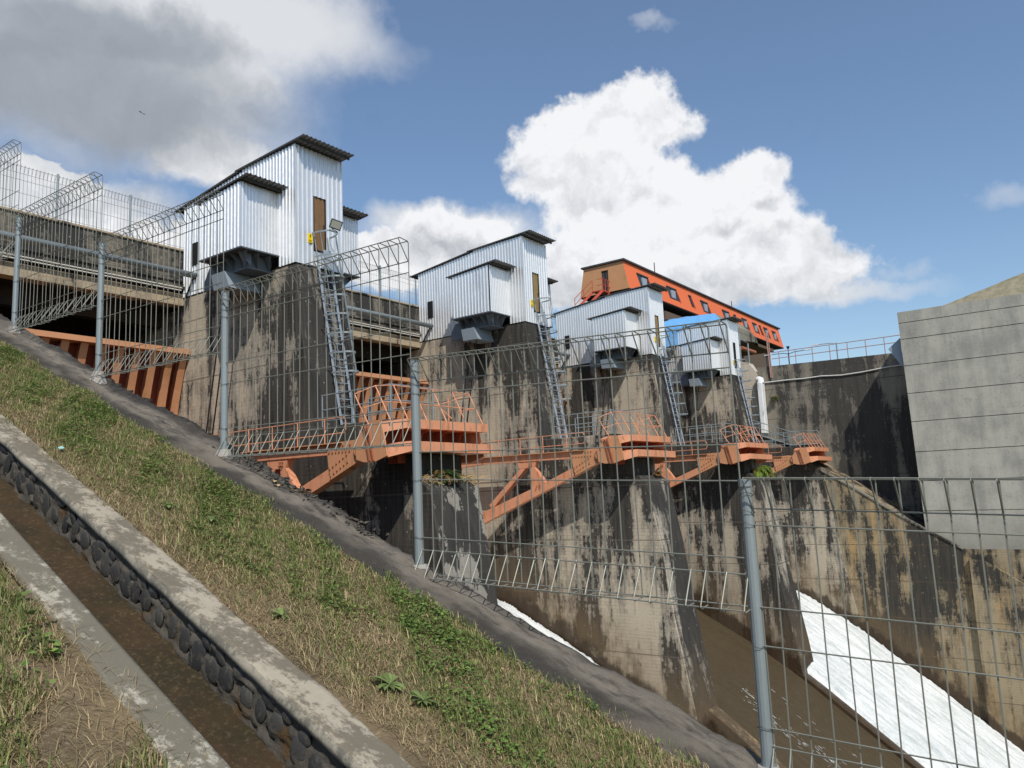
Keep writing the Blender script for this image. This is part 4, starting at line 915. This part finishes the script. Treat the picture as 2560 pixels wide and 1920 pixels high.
def stair3(b):
    for z in (17.3, 17.85): rail(b, [(ox0 - .1, 31.9, z), (57.7, 31.9, z), (57.7, 32.4, z)], .03)
    for x in (57.7, 58.2, 58.7): b.tube([(x, 31.9, 16.8), (x, 31.9, 17.85)], .03)
    for z in (.5, 1.05): rail(b, [(57.7, 32.9, 16.8 + z), (56.6, 34.1, 15.2 + z)], .03)
    for k in (0, .5, 1): b.tube([(57.7 - 1.1 * k, 32.9 + 1.2 * k, 16.8 - 1.6 * k), (57.7 - 1.1 * k, 32.9 + 1.2 * k, 17.85 - 1.6 * k)], .03)
part('handrail', stair3, 'rust_red', sp2)
for x, lab in ((68, 'dark steel leg under the orange building behind the tarpaulin'), (97.5, 'dark steel leg under the far end of the orange building')):
    tag(part('support_leg', lambda b: (b.box(x, x + 1.2, 31, 31.8, 6, 16.3), b.box(x, x + 1.2, 33.6, 34.4, 6, 16.3), b.bar((x + .6, 31.4, 9), (x + .6, 34, 15.5), .3, .3)), 'dark_steel', None), lab, 'support')
# rough concrete counterweight block partly under a tarp
rk = thing('concrete_block', 'rough grey concrete block behind the furthest metal house, half under blue tarpaulin', 'concrete block')
def btop(x): return 12.4 + (min(x, 69.1) - 54) * .2145
def rock(b):
    sec = lambda x, zt, zb, dy=0: [(x, 26.0 + dy, zb), (x, 26.0 + dy, zt - .7), (x, 26.5 + dy, zt), (x, 30, zt), (x, 30, zb)]
    S_ = [sec(54, btop(54), 10.2), sec(69.1, btop(69.1), 13.2), sec(76.5, 15.62, 13.9), sec(79.2, 15.35, 14.1, .1), sec(80.3, 14.6, 14.15, .3)]
    for p, q in zip(S_, S_[1:]): b.hull2(p, q)
part('block_body', rock, 'rock_concrete', rk)
def tarpf(u, v):
    x = 53.8 + 15.1 * u; zt = btop(x); P_ = [(25.94, -2.2), (25.92, -1.5), (25.92, -.72), (26.45, .0), (27.2, .06), (28.6, .06)]
    k = v * 5; i = min(4, int(k)); f = k - i; y = P_[i][0] * (1 - f) + P_[i + 1][0] * f; z = zt + P_[i][1] * (1 - f) + P_[i + 1][1] * f
    return (x, y - .06 - .07 * abs(fb(x, z, 0, .8, 4)), z + .06 * fb(x, y, 1, .9, 4) + (.0 if v > .1 else .12 * fb(x, 0, 3, 1.5, 3)))
tag(grid('blue_tarp', tarpf, 60, 30, 'blue_tarp'), 'bright blue tarpaulin draped over the concrete block', 'tarpaulin')
part('block_brace', lambda b: (b.tube([(74.6, 26.2, 13.0), (78.0, 26.0, 12.9)], .22, 10),), 'rust_bolt', rk)
eh = thing('engine_room', 'dark open room under the concrete block at the end of the dark wall', 'room')
part('back_wall', lambda b: b.box(66, 94, 30, 30.4, 8.8, 16.0), 'brown_wall', eh)
part('side_pillar', lambda b: (b.box(63.4, 64.6, 24.5, 30, 8.9, 13.2), b.box(XR + PW + .1, 63.6, 23.2, 28.7, 2, 13.0)), 'pale_concrete', eh)
part('pipe_post', lambda b: (b.tube([(70.3, 24, 9), (70.3, 24, 12.6), (68.5, 24, 12.7)], .08, 8), b.tube([(67.0, 23.6, 9), (67.0, 23.6, 13)], .08, 8)), 'galvanised', eh)
part('roof_slab', lambda b: b.box(66, 86, 26.5, 30.2, 14.0, 14.3), 'brown_wall', eh)
ms_ = thing('radio_mast', 'thin lattice mast behind the second metal house', 'mast')
part('mast_pole', lambda b: b.tube([(42.2, 27.5, 8.3), (42.2, 27.5, 15.3)], .028, 5), 'galvanised', ms_)
part('mast_arm', lambda b: (b.tube([(42.0, 27.5, 15.3), (42.4, 27.5, 15.3)], .015, 4), b.tube([(42.2, 27.5, 12.9), (42.6, 27.5, 13.0)], .015, 4)), 'galvanised', ms_)

# ---------------------------------------------------------------- mesh fence on the bank wall
fe = thing('mesh_fence', 'galvanised roll top mesh fence stepping down the sloping wall', 'fence')
posts = [(25.2, 4.05), (21.6, 4.05), (17.95, 4.95 + 1.44 - 0), (13.84, 4.85), (10.99, 3.755), (7.98, 2.47), (4.955, 1.235), (1.90, .01), (-1.2, -1.24), (-4.3, -2.5)]
posts = [(20.8, 7.65), (17.3, 6.25)] + posts[3:]
XF = 5.27
for y, z in posts:
    p = part('post', lambda b: b.tube([(XF, y, z - 2.15), (XF + (0.01 if y < 3 else 0), y, z - .03)], .042, 14), 'galvanised', fe, smooth=False)
    part('post_cap', lambda b: b.tube([(XF, y, z - .05), (XF, y, z - .012), (XF, y, z + .004)], .045, 14), 'galvanised', p)
    part('footing', lambda b: b.hull2([(XF + math.cos(a) * .12, y + math.sin(a) * .14, z - 2.02 + math.sin(a) * .05) for a in [math.pi / 4 * k for k in range(8)]], [(XF + math.cos(a) * .07, y + math.sin(a) * .07, z - 1.86) for a in [math.pi / 4 * k for k in range(8)]]), 'plaster_white', p)
    for h in (.1, .22, .3, 1.1, 1.62): part('tie_wire', lambda b: b.tube([(XF + .05 * math.cos(a), y + .05 * math.sin(a), z - h + .012 * math.sin(a * 2 + h * 9)) for a in [math.pi / 5 * k for k in range(10)]], .0028, 3, closed=True), 'dark_steel', p)
HZ = [0, .2, .31, .85, 1.1, 1.62, 1.73, 1.94]
ap = .125
def vw(b):
    b.tube([(0, 0, -1.94), (0, 0, -.02), (-.015, 0, 0), (-ap, 0, .012), (-ap - .012, 0, -.004), (-ap + .005, 0, -.03), (0, 0, -.21)], .0052, 5)
    b.tube([(0, 0, -1.72), (-ap, 0, -1.93), (-ap - .01, 0, -1.95), (-ap + .01, 0, -1.965), (0, 0, -1.955)], .0052, 5)
vmb = MB(); vw(vmb); vproto = vmb.build('vertical_wire', 'wire_metal'); vme = vproto.data; bpy.data.objects.remove(vproto)
for (ya, za), (yb, zb) in zip(posts, posts[1:]):
    tilt = .045 if yb < 3 else .02
    L = ya - yb - .06; n = round(L / .134)
    def hz(b):
        for h in HZ:
            b.tube([(XF - .008, ya - .04, za - h), (XF - .008, yb + .04, za - h - tilt * L)], .0052, 5)
        for h in (-.008, 1.955): b.tube([(XF - ap, ya - .04, za - h), (XF - ap, yb + .04, za - h - tilt * L)], .0052, 5)
    pn = part('mesh_panel', hz, 'wire_metal', fe)
    for i in range(n + 1):
        o = bpy.data.objects.new('vertical_wire', vme); col.objects.link(o); o.parent = pn
        yy_ = ya - .04 - (L - .02) * i / n; o.location = (XF, yy_, za - tilt * (ya - yy_)); o.rotation_euler = (R_(random.uniform(-.5, .5)), R_(random.uniform(-.6, .6)), R_(random.uniform(-3, 3)))

# ---------------------------------------------------------------- vegetation
def raw(name, V, Fc, C, m):
    me = bpy.data.meshes.new(name); k = Fc.shape[1]
    me.vertices.add(len(V)); me.vertices.foreach_set('co', V.astype(np.float32).ravel())
    me.loops.add(Fc.size); me.loops.foreach_set('vertex_index', Fc.astype(np.int32).ravel())
    me.polygons.add(len(Fc)); me.polygons.foreach_set('loop_start', np.arange(0, Fc.size, k, dtype=np.int32)); me.polygons.foreach_set('loop_total', np.full(len(Fc), k, dtype=np.int32))
    a = me.color_attributes.new('Col', 'FLOAT_COLOR', 'POINT'); a.data.foreach_set('color', np.c_[C, np.ones(len(C))].astype(np.float32).ravel())
    me.update(); me.materials.append(M[m]); o = bpy.data.objects.new(name, me); col.objects.link(o); return o
def blades(N, xr, yr, dens, hl, hw, dryf, name, flat=0):
    x = rng.uniform(*xr, N); y = rng.uniform(*yr, N); keep = rng.random(N) < dens(x, y); x, y = x[keep], y[keep]; n = len(x)
    cx = x + rng.normal(0, .012, n); a = rng.uniform(0, 2 * np.pi, n); L = rng.uniform(*hl, n); w = rng.uniform(*hw, n)
    dry = rng.random(n) < dryf(x, y); lean = np.where(dry, rng.uniform(.5, 1.6, n), rng.uniform(.15, 1.15, n)) + flat
    z0 = .6 + .4 * (y - 8.07) + relief(x, y) - .003
    dx, dy = np.cos(a), np.sin(a); px, py = -dy * w / 2, dx * w / 2
    h1 = L * .5 * np.cos(lean * .6); r1 = L * .5 * np.sin(lean * .6); h2 = h1 + L * .5 * np.cos(np.minimum(lean * 1.25, 1.7)); r2 = r1 + L * .5 * np.sin(lean * 1.1)
    V = np.stack([np.c_[x - px, y - py, z0], np.c_[x + px, y + py, z0], np.c_[x + dx * r1 + px * .8, y + dy * r1 + py * .8, z0 + h1 + dy * r1 * .4], np.c_[x + dx * r1 - px * .8, y + dy * r1 - py * .8, z0 + h1 + dy * r1 * .4], np.c_[x + dx * r2, y + dy * r2, z0 + h2 + dy * r2 * .4]], 1).reshape(-1, 3)
    b = np.arange(n)[:, None] * 5
    Fc = np.concatenate([b + [0, 1, 2], b + [0, 2, 3], b + [3, 2, 4]], 0)
    g = rng.random((n, 1)); v = rng.uniform(.55, 1.45, (n, 1))
    green = np.array([.085, .135, .032]) * (1 - g) + np.array([.20, .235, .065]) * g; dr = np.array([.45, .36, .20]) * (1 - g) + np.array([.26, .195, .10]) * g
    c = np.where(dry[:, None], dr, green) * v
    return tag(raw(name, V, Fc, np.repeat(c, 5, 0), 'leaf'), kind='stuff')
def leaves(N, xr, yr, dens, sz, name, hh=(.02, .07)):
    x = rng.uniform(*xr, N); y = rng.uniform(*yr, N); keep = rng.random(N) < dens(x, y); x, y = x[keep], y[keep]; n = len(x)
    s = rng.uniform(*sz, n); a = rng.uniform(0, 2 * np.pi, n); z = .6 + .4 * (y - 8.07) + relief(x, y) + rng.uniform(*hh, n)
    d = np.c_[np.cos(a), np.sin(a), rng.uniform(-.5, .6, n)]; p = np.c_[-np.sin(a), np.cos(a), rng.uniform(-.4, .4, n)]; o = np.c_[x, y, z]
    V = np.stack([o, o + d * s[:, None] * .5 + p * s[:, None] * .42, o + d * s[:, None], o + d * s[:, None] * .5 - p * s[:, None] * .42], 1).reshape(-1, 3)
    Fc = np.arange(n)[:, None] * 4 + [0, 1, 2, 3]
    g = rng.random((n, 1)); c = (np.array([.09, .17, .035]) * (1 - g) + np.array([.21, .29, .07]) * g) * rng.uniform(.7, 1.25, (n, 1))
    return tag(raw(name, V, Fc, np.repeat(c, 4, 0), 'leaf'), kind='stuff')
def strip_d(x, y):
    u = (x - 3.28) / 1.52
    e = np.clip((u - .10 - .10 * fieldn(x, y, 1.3, 1) - .06 * fieldn(x, y, 4, 2)) * 5, 0.06, 1) * np.clip((1.03 - u + .06 * fieldn(x, y, 3, 2)) * 9, 0, 1)
    return e * np.clip(.50 + .6 * fieldn(x, y, 1.9, 5) + .7 * fieldn(x, y, 6.3, 3) + .4 * fieldn(x, y, 15, 3), .10, 1)
dryf = lambda x, y: np.clip(.43 - .30 * fieldn(x, y, 1.1, 8) - .45 * fieldn(x, y, 3.3, 2) - .4 * fieldn(x, y, 8.5, 2) + np.clip((3.7 - x), 0, 1) * .9, .06, .95)
yb_ = lambda n: 1.0 + 16 * rng.random(n) ** 1.35
tag(blades(460000, (3.25, 4.92), (1.0, 17), strip_d, (.015, .062), (.0035, .008), dryf, 'grass'), 'mixed green and dry grass on the strip between drain and fence wall', 'grass')
tag(blades(230000, (3.2, 4.74), (1.0, 16), lambda x, y: np.clip((x - 3.3) * 4, .2, 1) * np.clip(.7 + .4 * fieldn(x, y, 2.6, 7), .2, 1), (.015, .05), (.003, .007), lambda x, y: np.clip(.8 + .3 * fieldn(x, y, 2, 3), .4, 1), 'thatch', flat=.5), 'short matted dry grass covering the soil of the strip', 'grass')
tag(blades(30000, (3.3, 4.78), (1.0, 17), lambda x, y: np.clip(.35 + .8 * fieldn(x, y, 2.7, 4), 0, 1) * np.clip((4.74 - x) * 9, 0, 1), (.06, .13), (.004, .007), lambda x, y: x * 0 + .35, 'tall_grass'), 'taller grass tufts along the strip beside the wall', 'grass')
tag(blades(46000, (3.22, 4.7), (1.0, 12), lambda x, y: np.clip(.45 + .35 * fieldn(x, y, 2, 1) + (3.7 - x), .15, 1), (.05, .16), (.002, .005), lambda x, y: x * 0 + 1.0, 'straw', flat=.7), 'dry straw lying over the soil beside the drain', 'straw')
lp_ = lambda x, y: np.clip(.10 + 1.0 * fieldn(x, y, 2.1, 11) + .5 * fieldn(x, y, 6, 4), 0, 1) * np.clip((x - 3.5) * 3, 0, 1)
tag(leaves(80000, (3.3, 4.72), (1.2, 14), lp_, (.012, .036), 'creeper_leaves'), 'low round leaved creepers among the grass', 'creepers')
# left corner
ld = lambda x, y: np.clip(.16 + .9 * fieldn(x, y, 2.2, 6) + .3 * fieldn(x, y, 6, 2), 0.0, 1) * np.clip((2.14 + .06 * fieldn(x, y, 4, 1) - x) * 10, 0, 1)
tag(blades(200000, (.2, 2.2), (1.6, 8.5), ld, (.03, .11), (.004, .009), lambda x, y: np.clip(.45 + .4 * fieldn(x, y, 1.7, 3), .1, .95), 'verge_grass'), 'patchy grass at the lower left corner beside the drain lip', 'grass')
tag(blades(30000, (.2, 2.25), (1.6, 8.5), lambda x, y: np.clip(.55 + .3 * fieldn(x, y, 2, 1), .2, 1), (.06, .2), (.002, .0045), lambda x, y: x * 0 + 1.0, 'verge_straw', flat=.8), 'dry straw stalks scattered on the lower left soil', 'straw')
tag(leaves(9000, (.4, 2.1), (2.0, 6.5), lambda x, y: np.clip(-.1 + 1.2 * fieldn(x, y, 2.4, 6), 0, 1) ** 2, (.025, .07), 'verge_leaves'), 'broad leaves of low weeds at the lower left corner', 'weeds')

def weed(loc, n, L, lab, w=.32, up=.5):
    V = []; Fc = []; C = []
    for i in range(n):
        a = 2 * math.pi * i / n + random.uniform(-.3, .3); l = L * random.uniform(.65, 1.1); e = up * random.uniform(.5, 1.2)
        c = np.array([.13, .175, .055]) * random.uniform(.6, 1.5); k = len(V); segs = 5
        for s in range(segs + 1):
            q = s / segs; r = l * q; z = l * (e * q - .75 * e * q * q) ; wd = l * w * .5 * (math.sin(math.pi * min(1, q * .93 + .07)) ** .8) * (1 + .35 * (s % 2))
            dx, dy = math.cos(a), math.sin(a)
            V += [(loc[0] + dx * r - dy * wd, loc[1] + dy * r + dx * wd, loc[2] + z + .4 * dy * r + .25 * wd), (loc[0] + dx * r, loc[1] + dy * r, loc[2] + z + .4 * dy * r), (loc[0] + dx * r + dy * wd, loc[1] + dy * r - dx * wd, loc[2] + z + .4 * dy * r + .25 * wd)]
            C += [c, c * 1.3, c]
        for s in range(segs):
            o = k + s * 3; Fc += [(o, o + 1, o + 4, o + 3), (o + 1, o + 2, o + 5, o + 4)]
    return tag(raw('rosette_weed', np.array(V), np.array(Fc), np.array(C), 'leaf'), lab, 'weed', 'broad leaved weeds in the grass')
for (x, y, n, L, lab) in ((3.55, 3.62, 16, .115, 'broad leaved rosette weed close above the drain cap near the bottom'), (3.62, 3.40, 14, .105, 'jagged leaved weed just below another, near the bottom centre'), (3.46, 4.55, 9, .10, 'bright small leafy weed by the drain cap halfway down'),
                          (3.95, 6.15, 8, .10, 'yellow green leafy sprig in the middle of the grass strip'), (3.75, 6.5, 9, .10, 'leafy weed in the upper part of the strip near bare soil'), (4.4, 3.9, 8, .09, 'leafy weed beside the wall top below the fourth post')):
    weed((x, y, GP(y) + .03), n, L, lab)

def frond_clump(name, loc, n, L, lab, spread=(-180, 180), droop=.9, tint=(.14, .20, .03), dead=.12):
    V = []; Fc = []; C = []
    for i in range(n):
        a = R_(random.uniform(*spread)); l = L * random.uniform(.5, 1.1); e = random.uniform(.3, 1.0); o0 = Vector(loc) + Vector((random.uniform(-.5, .5) * L, random.uniform(-.2, .2) * L, random.uniform(-.1, .1) * L))
        c = np.array((.32, .19, .07) if random.random() < dead else tint) * random.uniform(.5, 1.3); prev = None
        for s in range(9):
            q = s / 8; r = l * (q - .15 * q * q); z = l * (e * q - droop * q * q); p = o0 + Vector((math.cos(a) * r, math.sin(a) * r, z))
            if prev is not None:
                d = (p - prev).normalized(); sd = d.cross(Vector((0, 0, 1))).normalized(); wl = l * .26 * math.sin(math.pi * min(1, .12 + q * .85))
                for sg in (-1, 1):
                    k = len(V); tip = p + sd * sg * wl + d * wl * .5 - Vector((0, 0, wl * .35))
                    V += [tuple(prev), tuple(p), tuple(tip)]; C += [c, c, c * 1.25]; Fc.append((k, k + 1, k + 2))
            prev = p
    return tag(raw(name, np.array(V), np.array(Fc), np.array(C), 'leaf'), lab, 'fern')
frond_clump('fern', (XL + 2 * S + 1.3, 15.75, .55), 150, .95, 'bright green fern clump hanging under the third orange beam', (-170, 10), .9)
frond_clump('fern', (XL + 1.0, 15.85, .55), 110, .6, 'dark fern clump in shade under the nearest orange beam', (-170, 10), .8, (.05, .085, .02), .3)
frond_clump('fern', (XL + S + 1.6, 15.8, .45), 70, .38, 'dry brown fern tuft on the second pier nose', (-170, 10), .5, (.22, .13, .06), .8)
frond_clump('fern', (XL + 3 * S + 1.5, 15.3, -.9), 50, .6, 'small green fern on the furthest pier nose', (-170, 0), .9)
frond_clump('fern', (XL + .0, 16.6, -2.6), 22, .45, 'small sprig growing from the shaded side of the nearest pier', (150, 250), .9, (.13, .14, .04))
frond_clump('fern', (XD - .1, 19.7, 6.5), 40, .5, 'small dull green tuft on the dark wall under its pipe', (120, 240), .9, (.07, .10, .03))
def twigs(b):
    for i in range(260):
        x = XL + random.uniform(-.05, PW + .25); y0 = 15.85; p = Vector((x, y0 + random.uniform(0, .5), .45))
        b.tube([p, p + Vector((random.uniform(-.25, .25), random.uniform(-.35, -.02), random.uniform(-.1, .16))), p + Vector((random.uniform(-.4, .4), random.uniform(-.5, -.1), random.uniform(-.22, .1)))], .008, 3)
tag(part('dry_twigs', twigs, 'dry_leaf', None), 'tangle of dry brown roots on the nearest pier nose', 'roots', kind='stuff')

# ---------------------------------------------------------------- litter
def flat_piece(name, pts, m, lab, cat, th=.004):
    tag(part(name, lambda b: b.hull2([(x, y, GP(y) + dz) for x, y, dz in pts], [(x, y, GP(y) + dz + th) for x, y, dz in pts]), m, None), lab, cat)
flat_piece('paper_scrap', [(3.46, 7.93, .03), (3.505, 7.93, .045), (3.51, 7.99, .04), (3.47, 7.99, .032)], 'cyan_paper', 'pale cyan crumpled scrap lying on the soil beside the drain cap', 'scrap')
flat_piece('dead_leaf', [(5.21, 6.98, .03), (5.24, 6.97, .045), (5.26, 7.0, .04), (5.23, 7.02, .035)], 'dry_leaf', 'pale dead leaf on the wall top below the third post', 'leaf')
flat_piece('dead_leaf', [(5.17, 6.87, .03), (5.19, 6.86, .035), (5.21, 6.87, .045), (5.185, 6.9, .035)], 'dry_leaf', 'yellowish curled leaf just below another on the wall top', 'leaf')
def rubble(b):
    for i in range(260):
        y = random.uniform(5.6, 8.2); x = random.uniform(5.25, 5.52) if y > 5.5 else random.uniform(5.0, 5.36); r = random.uniform(.008, .035)
        c = Vector((x, y, GP(y) + r * .3)); k = [c + Vector((random.uniform(-1, 1), random.uniform(-1, 1), random.uniform(-.4, 1))).normalized() * r for _ in range(6)]
        b.add(k, [(0, 1, 2), (0, 2, 3), (0, 3, 4), (0, 4, 1), (5, 2, 1), (5, 3, 2), (5, 4, 3), (5, 1, 4)])
tag(part('rubble', rubble, 'mortar', None), 'broken concrete crumbs along the outer edge of the wall top', 'rubble', kind='stuff')
bd = direction(356, 285) * 190
tag(part('bird', lambda b: (b.add([bd + Vector(v) for v in ((-.9, 0, .35), (-.35, .1, .5), (0, 0, .05), (0, 0, -.06), (.35, .1, .3), (.8, 0, .1), (.15, .3, .0), (-.1, -.35, .05), (-.3, 0, .42), (.3, 0, .22))], [(0, 1, 2), (0, 2, 8), (2, 4, 5), (2, 5, 9), (2, 6, 3), (2, 7, 3), (2, 6, 7), (3, 6, 7)])), 'black', None), 'small dark bird gliding under the grey cloud', 'bird')
